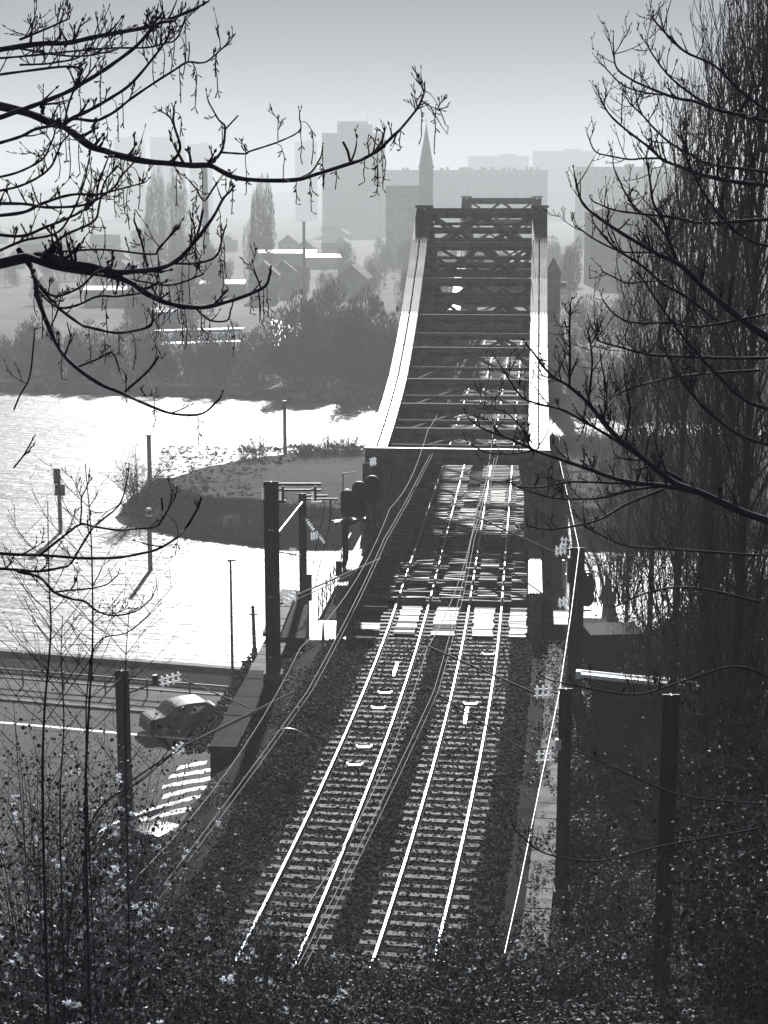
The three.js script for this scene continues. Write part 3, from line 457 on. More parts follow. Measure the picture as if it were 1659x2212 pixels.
{
  const D = 76.5, p = (x, y, d = D) => ahead(x, y, d), g = thing('railway_signal', 'cluster of black signal heads on a mast left of the bridge portal', 'railway signal', V(0, 0, 0));
  mesh('signal_mast', rod(V(p(746, 1290).x, 11.2, -D), p(746, 1128), 0.16, 0.15, 10), M.mast, g); mesh('ladder', [bar(p(736, 1290), p(739, 1128), 0.04, 0.04, V(1, 0, 0)), ...[1150, 1175, 1200, 1225, 1250, 1275].map((y) => bar(p(736, y), p(746, y), 0.03, 0.03))], M.mast, g);
  mesh('platform', [bar(p(722, 1127), p(790, 1120), 0.7, 0.06), bar(p(738, 1137), p(770, 1128), 0.1, 0.1)], M.mast, g); mesh('platform_rail', [bar(p(741, 1022), p(741, 1125), 0.05, 0.05, V(1, 0, 0)), bar(p(741, 1022), p(768, 1020), 0.04, 0.04), bar(p(741, 1060), p(760, 1060), 0.04, 0.04)], M.mast, g);
  signalHead(g, p(776, 1080), 0.66, 1.8, 0.3, 3); signalHead(g, p(804, 1056, 77), 0.74, 1.3, 0.36, 2); signalHead(g, p(750, 1086, 77), 0.62, 1.35, 0.3, 2);
  mesh('signal_box', box(0.3, 0.75, 0.3, p(732, 1227).x, p(732, 1227).y, -D), M.mast, g);
  pair(p(798, 1000), p(812, 996), g, 3, 1.1); mesh('bracket', bar(p(790, 1003), p(798, 1000), 0.05, 0.05), M.mast, g);
}
{ // right-hand signal on its own post
  const D = 62, p = (x, y, d = D) => ahead(x, y, d), g = thing('railway_signal', 'single black signal head right of the tracks above the hut', 'railway signal', V(0, 0, 0));
  mesh('signal_mast', rod(V(p(1256, 0).x, 11.4, -D), p(1262, 1230), 0.09, 0.08, 10), M.mast, g); signalHead(g, p(1268, 1272), 0.42, 1.34, 0.18, 3); mesh('signal_box', box(0.5, 1.0, 0.4, p(1240, 1230).x, p(1240, 1230).y, -D), M.mast, g);
  mesh('platform', bar(p(1226, 1316), p(1276, 1316), 0.5, 0.06), M.mast, g);
}
// ---- mast G by the signal, mast E and mast F nearer on the right, mast D on the left
{
  const D = 60.4, p = (x, y, d = D) => ahead(x, y, d), g = mastThing('black mast behind the signal on the right of the line', V(p(1241, 1480).x, 11.3, -D), p(1241, 1183).y, 0.3);
  for (const [x, y] of [[1198, 1192], [1205, 1304]]) { pair(p(x, y), p(x + 26, y - 6), g, 3, 1.15); mesh('bracket', bar(p(x + 26, y - 6), p(1238, y - 4), 0.06, 0.06), M.mast, g); }
  pair(p(1210, 1170), p(1226, 1172), g, 2, 0.9); mesh('cantilever_tube', bar(p(1198, 1194), wireAt(3.45, 60.4, 6.7), 0.05, 0.05), M.mast, g); mesh('cantilever_tube', bar(p(1205, 1306), wireAt(3.45, 60.4, 5.55), 0.045, 0.045), M.mast, g);
  mesh('conduit', [bar(p(1217, 1210), p(1218, 1270), 0.07, 0.07, V(1, 0, 0)), bar(p(1222, 1240), p(1222, 1284), 0.05, 0.05, V(1, 0, 0))], M.tubeSteel, g);
}
{
  const D = 42.2, p = (x, y, d = D) => ahead(x, y, d), g = mastThing('dark mast on the pale walkway at the right of the tracks', V(p(1213, 1915).x, 11.3, -D), p(1213, 1487).y, 0.19);
  for (const [x, y] of [[1154, 1496], [1158, 1636]]) { pair(p(x, y), p(x + 38, y - 2), g, 3, 0.95); mesh('bracket', bar(p(x + 38, y - 2), p(1211, y + 3), 0.05, 0.05), M.mast, g); }
  mesh('cantilever_tube', bar(p(1154, 1497), wireAt(3.4, 42.2, 6.7), 0.045, 0.045), M.mast, g); mesh('cantilever_tube', bar(p(1158, 1638), wireAt(3.4, 42.2, 5.55), 0.04, 0.04), M.mast, g); mesh('clamp', box(0.16, 0.3, 0.14, p(1206, 1608).x, p(1206, 1608).y, -D), M.white, g);
}
{
  const D = 29, p = (x, y, d = D) => ahead(x, y, d), b = p(1428, 2120); mastThing('nearest mast at the right, half hidden in ivy', V(b.x, hillY(b.x, -D) - 0.4, -D), p(1443, 1500).y, 0.17);
}
{
  const D = 51, p = (x, y, d = D) => ahead(x, y, d), bx = p(271, 1700).x, g = mastThing('black mast among the saplings at the lower left', V(bx, hillY(bx, -D) - 0.3, -D), p(271, 1448).y, 0.24);
  const a = p(398, 1611), b = p(372, 1628); mesh('cantilever_tube', [rod(a, p(636, 1494), 0.045, 0.04, 8)], M.tubeSteel, g); mesh('cantilever_tube', rod(p(452, 1588), p(616, 1507), 0.022, 0.022, 6), M.tubeSteel, g); pair(b, a, g, 3, 1.0); mesh('bracket', rod(p(278, 1690), b, 0.04, 0.04, 6), M.mast, g);
  pair(p(345, 1474), p(392, 1462), g, 4, 1.0); mesh('crossarm', [rod(p(275, 1498), p(345, 1472), 0.03, 0.03, 6), rod(p(392, 1466), p(540, 1530), 0.022, 0.022, 6), rod(p(335, 1458), p(336, 1478), 0.1, 0.1, 8)], M.mast, g); mesh('stay_rod', rod(p(262, 1462), p(212, 1518), 0.03, 0.03, 6), M.tubeSteel, g);
  mesh('registration_arm', new Cloth().tube(spline([p(588, 1588), p(612, 1574), p(640, 1577), p(662, 1590)], 10), () => 0.022, 6).geo(), M.tubeSteel, g);
}

// ---- hut right of the tracks
{
  const c = level(1345, 1655, RAIL - 0.4), h = thing('trackside_hut', 'dark flat-roofed trackside hut with a glint-white roof edge and round vent', 'hut', V(c.x + 0.72, 11.3, c.z - 1.3), -0.22);
  mesh('hut_wall', box(3.1, 2.75, 2.5, 0, 1.37, 0), M.black, h);
  for (let i = 0; i < 8; i++) mesh('wall_panel', box(0.36, 2.5, 0.03, -1.37 + i * 0.39, 1.35, 1.265), M.blackGloss, h);
  const roof = mesh('roof', box(3.7, 0.14, 3.0, 0, 0, 0).rotateX(-0.26).translate(0, 2.92, 0), M.mast, h);
  mesh('roof_edge', [box(4.1, 0.12, 0.34, 0, 0.1, 1.5).rotateX(-0.1).rotateZ(-0.045).translate(0, 3.1, 0), box(4.1, 0.08, 0.06, 0, 0.16, 1.1).rotateX(-0.1).rotateZ(-0.045).translate(0, 3.1, 0), box(0.16, 0.26, 0.4, -2.0, 0.12, 1.5).rotateX(-0.1).rotateZ(-0.045).translate(0, 3.1, 0)], M.white, roof);  // edge coloured white in place of the sun glint along it
  const v = new THREE.CylinderGeometry(0.62, 0.62, 0.08, 28); v.rotateX(Math.PI / 2); mesh('round_vent', v.translate(-0.85, 1.5, 1.33), M.mast, h); const ring = new THREE.TorusGeometry(0.62, 0.04, 8, 32); mesh('vent_ring', ring.translate(-0.85, 1.5, 1.37), M.mast, h);
  mesh('door', box(0.85, 2.0, 0.06, 0.7, 1.05, 1.29), M.mast, h);
}
// a second smaller shed farther along, on the right
{
  const c = level(1320, 1440, RAIL - 0.3), h = thing('relay_cabinet', 'low dark cabinet shed beyond the hut among bushes', 'shed', V(c.x, 11.2, c.z), 0.1); mesh('shed_wall', box(1.9, 2.0, 1.6, 0, 1.0, 0), M.stoneDark, h); mesh('shed_roof', box(2.2, 0.12, 1.9, 0, 2.06, 0), M.stoneDark, h); mesh('shed_door', box(0.8, 1.6, 0.05, 0.2, 0.85, 0.83), M.mast, h);
}

// ================================================================ THE QUAY
{
  const b = level(504, 1548, 1.6), g = thing('street_lamp', 'tall slender street lamp standing on the quay', 'street lamp', b); mesh('lamp_post', rod(V(0, 0, 0), V(0, 9.05, 0), 0.095, 0.06, 10), M.mast, g); mesh('lamp_arm', bar(V(-0.15, 9.05, 0), V(0.3, 9.12, 0), 0.06, 0.06), M.mast, g); mesh('lamp_head', box(0.42, 0.09, 0.24, 0.05, 9.13, 0.05), M.mast, g); mesh('lamp_base', rod(V(0, 0, 0), V(0, 0.9, 0), 0.14, 0.12, 10), M.mast, g);
}
{
  const b = level(552, 1457, 1.6), g = thing('mooring_post', 'thick post with a small crosspiece on the quay edge by the wall', 'post', b); mesh('post_shaft', rod(V(0, 0, 0), V(-0.1, 4.3, 0), 0.14, 0.1, 10), M.mast, g); mesh('crosspiece', bar(V(-0.35, 3.85, 0), V(0.2, 3.85, 0), 0.07, 0.07), M.mast, g); mesh('post_head', rod(V(-0.1, 4.25, 0), V(-0.1, 4.4, 0), 0.13, 0.08, 10), M.mast, g); mesh('post_sleeve', rod(V(0, 0, 0), V(-0.04, 1.7, 0), 0.19, 0.18, 10), M.mast, g);
}
{
  const b = level(535, 1507, 1.6), g = thing('road_sign', 'triangular road sign pointing down on a post by the railing', 'road sign', b); mesh('sign_post', rod(V(0, 0, 0), V(0, 2.0, 0), 0.035, 0.035, 8), M.mast, g); const s = new THREE.Shape([[-0.38, 0.33], [0.38, 0.33], [0, -0.33]].map(([x, y]) => new THREE.Vector2(x, y))); mesh('sign_plate', metric(new THREE.ExtrudeGeometry(s, { depth: 0.02, bevelEnabled: false })).translate(0, 1.95, 0.03), M.steel, g);
}
{ // two-rail guard fence along the quay
  const g = thing('guard_rail', 'two-rail metal guard fence along the quay road', 'railing', V(0, 0, 0)); const q = (x, y) => V(x, y, quayZ(x) + 6.4);
  for (let x = -40; x <= -6.2; x += 2.6) mesh('rail_post', box(0.09, 1.15, 0.09, q(x, 0).x, 2.15, q(x, 0).z), M.mast, g);
  for (const y of [2.05, 2.6]) mesh('guard_bar', bar(q(-40, y), q(-6.0, y), 0.07, 0.1), M.mast, g);
}
{ // zebra crossing and give-way line on the road by the wall
  const z = thing('zebra_crossing', 'worn white zebra crossing stripes on the road below the wall', 'road marking', V(0, 0, 0));
  const S = [[383, 1660, 446, 1647], [364, 1679, 462, 1663], [351, 1700, 462, 1680], [352, 1720, 464, 1697], [350, 1741, 462, 1714], [300, 1772, 466, 1738]], r = rng(3);
  for (const [x0, y0, x1, y1] of S) { const a = level(x0, y0, 1.618), b = level(x1, y1, 1.618), m = a.clone().lerp(b, 0.5).add(V(0, 0, 0.12)), sh = [], w = 0.26; const pts = spline([a, m.add(V(0, 0, -0.25)), b], 10); for (let i = 0; i <= 10; i++) sh.push(pts[i].clone().add(V(0, 0, -w + (r() - 0.5) * 0.24))); for (let i = 10; i >= 0; i--) sh.push(pts[i].clone().add(V(0, 0, w + (r() - 0.5) * 0.24))); mesh('stripe', prism(sh.map((q) => [q.x, q.z]), 1.6125, 1.617), M.paint, z); }
  const line = spline([level(215, 1800, 1.6), level(270, 1773, 1.6), level(330, 1752, 1.6), level(352, 1746, 1.6)], 12), up = line.map((q) => [q.x, q.z - 0.18]), lo = line.map((q) => [q.x, q.z + 0.18]).reverse();
  tag(mesh('kerb_line', prism([...up, ...lo], 1.6, 1.72), M.white), 'curving white kerb at the road corner by the saplings', 'kerb');
}
// ---- cars
function car(name, label, pos, turn, paint, group) {
  const g = thing(name, label, 'car', pos, turn, group), prof = [[-1.95, 0.28], [-2.03, 0.36], [-2.08, 0.62], [-1.98, 0.88], [-1.15, 0.98], [-0.55, 1.42], [0.2, 1.5], [1.1, 1.46], [1.75, 1.05], [2.0, 0.95], [2.05, 0.5], [1.98, 0.28]];
  const body = (pts, w, b) => { const s = new THREE.Shape(); const cv = new THREE.CatmullRomCurve3(pts.map(([x, y]) => V(x, y, 0)), true, 'catmullrom', 0.22).getPoints(60); s.setFromPoints(cv.slice(0, -1).map((q) => new THREE.Vector2(q.x, q.y))); const e = new THREE.ExtrudeGeometry(s, { depth: w - 2 * b, bevelEnabled: true, bevelSize: b, bevelThickness: b, bevelSegments: 3, curveSegments: 24 }); e.translate(0, 0, -(w - 2 * b) / 2); return e; };
  mesh('car_body', metric(body(prof, 1.7, 0.1)), paint, g);
  for (const z of [-0.855, 0.855]) { const s = new THREE.Shape([[-1.0, 1.0], [-0.5, 1.36], [1.05, 1.38], [1.5, 1.05]].map(([x, y]) => new THREE.Vector2(x, y))); const e = new THREE.ExtrudeGeometry(s, { depth: 0.012, bevelEnabled: false }); mesh('side_window', metric(e).translate(0, 0, z - 0.006), M.glass, g); }
  mesh('windscreen', bar(V(-1.2, 1.04, 0), V(-0.6, 1.47, 0), 1.42, 0.02), M.glass, g); mesh('rear_window', bar(V(1.22, 1.5, 0), V(1.78, 1.13, 0), 1.38, 0.02), M.glass, g);
  for (const [x, z] of [[-1.3, 0.78], [-1.3, -0.78], [1.28, 0.78], [1.28, -0.78]]) { const t = new THREE.CylinderGeometry(0.31, 0.31, 0.2, 20); t.rotateX(Math.PI / 2); const w = mesh('wheel', t.translate(x, 0.31, z), M.tyre, g); const rm = new THREE.CylinderGeometry(0.19, 0.19, 0.21, 14); rm.rotateX(Math.PI / 2); mesh('rim', rm.translate(x, 0.31, z), M.tubeSteel, w); }
  for (const z of [-0.6, 0.6]) { mesh('headlight', box(0.12, 0.14, 0.34, -2.1, 0.7, z), M.lamp, g); mesh('tail_light', box(0.08, 0.2, 0.25, 2.08, 0.78, z), M.mast, g); }
  mesh('bumper', box(0.16, 0.2, 1.5, -2.12, 0.42, 0), M.mast, g); return g;
}
{ const b = level(392, 1572, 1.615); car('parked_car', 'dark rounded car on the quay road behind the insulators', V(b.x, 1.615, b.z), 0.5, M.carDark); }
{ const b = level(318, 1868, 1.62); car('parked_car', 'black car below the zebra crossing, half hidden by twigs', V(b.x, 1.62, b.z - 0.6), -0.5, M.carGrey); }
// ---- marks in the river
{
  const b = level(131, 1150, 0), g = thing('navigation_mark', 'river post carrying two dark rectangular boards', 'river mark', b), k = 148 / FPX; mesh('mark_post', rod(V(0, -2, 0), V(0, 6.0, 0), 0.2, 0.18, 10), M.steel, g); mesh('upper_board', box(0.52, 1.45, 0.08, -0.15, 5.35, 0.22), M.mast, g); mesh('lower_board', box(0.95, 1.05, 0.08, 0.12, 4.05, 0.22), M.mast, g); mesh('white_band', box(0.3, 0.06, 0.06, -0.35, 4.66, 0.25), M.white, g);
}
{
  const b = level(325, 1232, 0), g = thing('mooring_pile', 'dark pile with a white-banded head standing in the river off the island', 'pile', b); mesh('pile_shaft', rod(V(0, -2.5, 0), V(0, 4.6, 0), 0.2, 0.19, 12), M.steel, g); mesh('pile_head', rod(V(0, 4.6, 0), V(0, 5.3, 0), 0.24, 0.2, 12), M.mast, g); mesh('white_band', rod(V(0, 4.62, 0), V(0, 4.75, 0), 0.26, 0.26, 12), M.white, g); mesh('white_band', rod(V(0, 5.1, 0), V(0, 5.2, 0), 0.235, 0.235, 12), M.white, g);
}
{ const b = level(324, 1045, 1.2), g = thing('mooring_pile', 'tall bare pile rising behind the tip of the island', 'pile', b); mesh('pile_shaft', rod(V(0, -2, 0), V(0, 5.0, 0), 0.24, 0.22, 12), M.steel, g); mesh('pile_head', rod(V(0, 5, 0), V(0, 5.2, 0), 0.27, 0.25, 12), M.mast, g); }
{ const b = level(616, 992, 1.0), g = thing('mooring_pile', 'tall grey pile on the far shore of the island near bushes', 'pile', b); mesh('pile_shaft', rod(V(0, -2, 0), V(0, 6.6, 0), 0.24, 0.2, 12), M.steel, g); mesh('pile_head', rod(V(0, 6.6, 0), V(0, 6.8, 0), 0.26, 0.24, 12), M.mast, g); }

// ================================================================ TREES AND SHRUBS
// a bare tree built limb by limb: each limb is a sighted line, given its own distance
function limb(parent, path, d0, d1, w0, w1, opt = {}) {
  const { seed = 1, twigs = 1, drop = 0, up = 0.6, len = 0.3, m = M.bark, name = 'branch' } = opt, r = rng(seed * 977 + 13);
  const n = path.length, raw = path.map(([x, y], i) => ahead(x, y, lerp(d0, d1, i / (n - 1)) + 0.12 * Math.sin(i * 1.9 + seed))), pts = spline(raw, Math.max(12, n * 5));
  const c = new Cloth(), k = d0 / FPX, rad = (u) => lerp(w0, w1, Math.pow(u, 0.8)) * k * 0.5 * (1 + 0.08 * Math.sin(u * 60 + seed));
  c.tube(pts, rad, 7); const b = mesh(name, c.geo(), m, parent);
  const tw = new Cloth(), N = pts.length; let L = 0; for (let i = 1; i < N; i++) L += pts[i].distanceTo(pts[i - 1]);
  const count = Math.round(L / 0.085 * twigs);
  for (let q = 0; q < count; q++) {
    const u = 0.06 + 0.94 * r(), i = clamp(Math.floor(u * (N - 1)), 0, N - 2), p = pts[i].clone().lerp(pts[i + 1], u * (N - 1) - i), t = pts[i + 1].clone().sub(pts[i]).normalize();
    const side = randDir(r); side.z *= 0.55; side.y = side.y * 0.55 + up * (r() < 0.78 ? 1 : -0.45); side.addScaledVector(t, 0.75).normalize();
    grow(tw, p, side, len * (0.35 + r() * r() * 1.1), rad(u) * 0.5 + 0.0007, r, 2, up);
  }
  if (twigs > 0) grow(tw, pts[N - 1].clone(), pts[N - 1].clone().sub(pts[N - 3]).normalize(), len * 0.45, rad(1), r, 1, up);
  for (let q = 0; q < drop; q++) { // hanging seed stalks
    const i = Math.floor(N * (0.15 + 0.8 * r())), p = pts[Math.min(N - 1, i)], l = len * (0.5 + r()), a = (r() - 0.3) * 0.5, line = []; for (let s = 0; s <= 6; s++) { const u = s / 6; line.push(V(p.x + a * l * Math.sin(u * 2.2) + 0.008 * (r() - 0.5), p.y - l * u * u * (1.1) + 0.07 * len * Math.sin(u * 3), p.z + 0.03 * (r() - 0.5))); } tw.tube(line, (u) => 0.0022 + 0.001 * u, 3);
    for (let s = 0; s < 5; s++) { const e = line[3 + Math.floor(r() * 4)], dv = V(r() - 0.5, -0.8 * r(), r() - 0.5).normalize(); tw.tube([e, e.clone().addScaledVector(dv, 0.018 + r() * 0.025)], [0.0018, 0.004], 3); }
  }
  if (tw.i.length) tag(mesh('twigs', tw.geo(), opt.tm || M.twig, b), undefined, undefined, undefined, 'stuff'); return pts;
}
function grow(c, p, dir, L, w, r, depth, up) {
  const pts = [p.clone()], d = dir.clone(), steps = 4; let q = p.clone();
  for (let s = 0; s < steps; s++) { d.add(V((r() - 0.5) * 0.3, up * 0.16 + (r() - 0.5) * 0.2, (r() - 0.5) * 0.25)).normalize(); q = q.clone().addScaledVector(d, L / steps); pts.push(q); if (depth > 0 && r() < 0.42) { const e = d.clone().add(randDir(r).multiplyScalar(0.8)).normalize(); grow(c, q, e, L * (0.25 + 0.35 * r()), w * 0.6, r, depth - 1, up); } }
  const w1 = Math.max(0.0016, w * 0.55); c.tube(pts, (u) => u > 0.98 ? w1 * 0.5 : lerp(Math.max(w, 0.0024), w1, u), 4);
  c.tube([q, q.clone().addScaledVector(d, 0.012), q.clone().addScaledVector(d, 0.026)], [w1 * 0.9, w1 * 1.9, w1 * 0.3], 4);   // bud
}
// ---- the ash tree at the left, trunk just outside the view
{
  const T = thing('ash_tree', 'bare ash tree at the left reaching long drooping branches over the river view', 'tree', V(0, 0, 0)), D = 9, gx = -2.9, gz = -9.2, gy = hillY(gx, gz);
  mesh('trunk', new Cloth().tube(spline([V(gx, gy - 0.3, gz), V(gx - 0.05, gy + 4, gz), V(gx + 0.05, EYE - 0.5, gz), V(gx - 0.1, EYE + 2.5, gz)], 20), (u) => lerp(0.2, 0.09, u), 12).geo(), M.bark, T);
  const B = [
    [[[-120, 205], [40, 238], [80, 252], [112, 265], [133, 271], [163, 292], [193, 314], [228, 326], [267, 338], [306, 347], [371, 353], [416, 357], [452, 357], [475, 368], [499, 380], [539, 388], [592, 390], [641, 388], [688, 375], [757, 353], [789, 341], [821, 321], [849, 294], [876, 266], [900, 236], [912, 212], [918, 196]], 20, 4, 0.55, 12],
    [[[-100, 290], [44, 238], [86, 223], [142, 200], [193, 171], [237, 143], [294, 100], [336, 55], [374, 45]], 11, 6, 0.5, 3], [[[133, 271], [157, 255], [193, 238], [240, 211], [291, 173], [336, 119], [356, 92]], 10, 4, 0.8, 2],
    [[[140, 268], [157, 257], [199, 261], [228, 252], [252, 238], [282, 214], [324, 185], [374, 153], [406, 134], [431, 136], [461, 122], [484, 101]], 8, 3, 0.35, 5], [[[406, 134], [409, 112], [408, 91]], 3, 2.5, 0, 0],
    [[[-80, 120], [80, 95], [148, 92], [222, 76], [312, 60], [342, 51], [420, 20]], 13, 6, 1.0, 2], [[[-60, 170], [44, 155], [163, 145], [175, 152], [172, 164], [148, 226], [140, 262]], 6, 4, 0.7, 1], [[[-60, 130], [44, 122], [237, 104], [312, 103], [353, 94], [383, 81], [398, 48]], 5, 3, 0.9, 2],
    [[[-80, 330], [44, 295], [74, 280], [115, 271]], 7, 6, 0.4, 0], [[[371, 353], [389, 316], [376, 271], [376, 238]], 7, 4, 0.15, 1], [[[452, 357], [478, 327], [486, 280], [470, 255], [452, 223]], 7, 3, 0.2, 1], [[[486, 280], [500, 265], [514, 250]], 4, 3, 0, 0],
    [[[478, 329], [525, 332], [545, 325], [600, 307], [642, 287], [647, 250]], 5, 2.5, 0.25, 3], [[[377, 357], [392, 387], [390, 405]], 5, 4, 0, 1], [[[482, 376], [462, 405], [441, 433], [425, 410], [408, 389]], 5, 3, 0.1, 1], [[[441, 433], [436, 465], [430, 494], [416, 524]], 5, 6, 0.3, 1],
    [[[641, 388], [672, 372], [690, 345], [697, 318]], 5, 3, 0.2, 2], [[[757, 353], [752, 330], [742, 308]], 6, 5, 0, 0], [[[805, 333], [822, 310], [828, 290]], 6, 4, 0.1, 2], [[[918, 196], [932, 205], [948, 232], [962, 268]], 3, 2, 0.06, 1], [[[900, 230], [925, 225], [938, 245], [948, 262]], 3, 2, 0.06, 1],
    [[[-120, 600], [45, 559], [75, 554], [110, 556], [150, 569], [190, 574], [240, 586], [290, 586], [340, 581], [380, 564], [415, 529], [459, 471], [483, 428], [496, 415]], 24, 4, 0.7, 5], [[[60, 556], [140, 580], [210, 590], [280, 609], [320, 636], [360, 654], [420, 664], [465, 659], [530, 639], [569, 621], [584, 590]], 18, 5, 0.5, 9],
    [[[40, 540], [66, 575], [75, 594], [82, 644], [100, 694], [120, 739], [165, 794], [215, 829], [265, 850], [310, 871], [375, 894], [435, 894], [472, 864]], 14, 4, 0.16, 3], [[[265, 850], [315, 806], [342, 771]], 6, 5, 0, 0], [[[317, 809], [325, 830], [335, 854]], 3, 2.5, 0.2, 1], [[[165, 794], [210, 776], [245, 764], [258, 800], [270, 826]], 5, 3, 0.2, 1],
    [[[70, 590], [80, 609], [120, 659], [165, 694], [200, 709], [255, 719], [315, 709], [330, 691]], 9, 4, 0.3, 4], [[[320, 711], [338, 745], [350, 774]], 3.5, 2.5, 0.1, 1], [[[110, 545], [215, 539], [325, 549], [345, 534], [380, 496]], 5, 4, 0.4, 2], [[[320, 584], [310, 539], [300, 504], [290, 478]], 6, 4, 0.4, 1], [[[380, 569], [420, 569], [470, 549], [480, 514]], 6, 4, 0.4, 4],
    [[[270, 600], [325, 611], [380, 614], [430, 596], [440, 589]], 5, 3, 0.4, 2], [[[75, 620], [130, 665], [165, 660], [205, 642], [255, 640], [300, 634]], 6, 4, 0.4, 1], [[[75, 600], [120, 640], [165, 625], [205, 590], [230, 578]], 6, 4, 0.3, 1], [[[420, 664], [450, 690], [485, 694], [500, 665]], 5, 3.5, 0.1, 2],
    [[[-60, 470], [44, 460], [90, 440], [160, 420], [210, 420], [260, 408], [310, 395]], 9, 3, 0.9, 3], [[[-60, 440], [44, 440], [110, 448], [190, 440], [240, 410], [262, 380], [290, 350]], 8, 3, 0.9, 2], [[[-50, 500], [44, 510], [100, 490], [150, 470], [200, 440], [215, 390], [232, 345]], 8, 3, 0.8, 2], [[[-40, 420], [60, 395], [110, 360], [130, 315], [150, 290]], 6, 3, 0.8, 1], [[[-40, 390], [44, 370], [90, 345], [110, 310], [118, 288]], 6, 3, 0.8, 1], [[[-40, 560], [50, 520], [110, 508], [150, 470], [180, 400], [195, 330]], 7, 3, 0.5, 1], [[[90, 556], [130, 515], [200, 480], [215, 440], [225, 395], [250, 365]], 7, 3, 0.5, 1],
    [[[44, 85], [100, 62], [150, 40]], 6, 3, 0.9, 1], [[[44, 105], [120, 118], [190, 120], [250, 108]], 5, 3, 1, 1], [[[44, 140], [120, 135], [180, 118], [215, 75]], 5, 3, 1, 0],
    [[[-80, 1190], [38, 1198], [86, 1199], [139, 1203], [192, 1206], [258, 1204], [297, 1197], [343, 1185], [377, 1165], [403, 1138], [427, 1099]], 8, 5, 0.2, 1], [[[86, 1199], [139, 1157], [173, 1133], [205, 1138], [255, 1145], [297, 1142], [335, 1138], [353, 1117], [377, 1077]], 6, 4, 0.25, 1], [[[352, 1117], [351, 1098], [349, 1077]], 5, 4, 0, 0],
    [[[-60, 1225], [38, 1231], [86, 1234], [128, 1227], [152, 1218], [170, 1189], [197, 1146], [213, 1128], [245, 1104], [266, 1072], [274, 1040]], 8, 3, 0.35, 0], [[[38, 1234], [81, 1245], [104, 1265], [120, 1281], [152, 1293], [186, 1301], [205, 1317], [223, 1325], [245, 1330], [279, 1325], [305, 1313], [327, 1293]], 8, 3, 0.25, 1], [[[120, 1279], [152, 1275], [197, 1271], [229, 1263], [253, 1244]], 5, 3, 0.3, 0], [[[173, 1133], [176, 1100], [177, 1072], [185, 1058]], 4, 3, 0.2, 0],
    [[[30, 885], [45, 850], [62, 820], [74, 730]], 4, 3, 0.1, 0], [[[30, 1010], [50, 985], [66, 958]], 4, 3, 0.1, 0],
  ];
  B.forEach(([path, w0, w1, tw, drop], i) => { const lo = path[path.length - 1][1] > 1000; limb(T, path, lo ? 8.2 : 9.1, lo ? 8.0 : 8.6 - (i % 5) * 0.15, w0, w1, { seed: i + 1, twigs: tw * 0.85, drop: Math.round(drop * 1.3), len: 0.14, up: 0.75 }); });
}
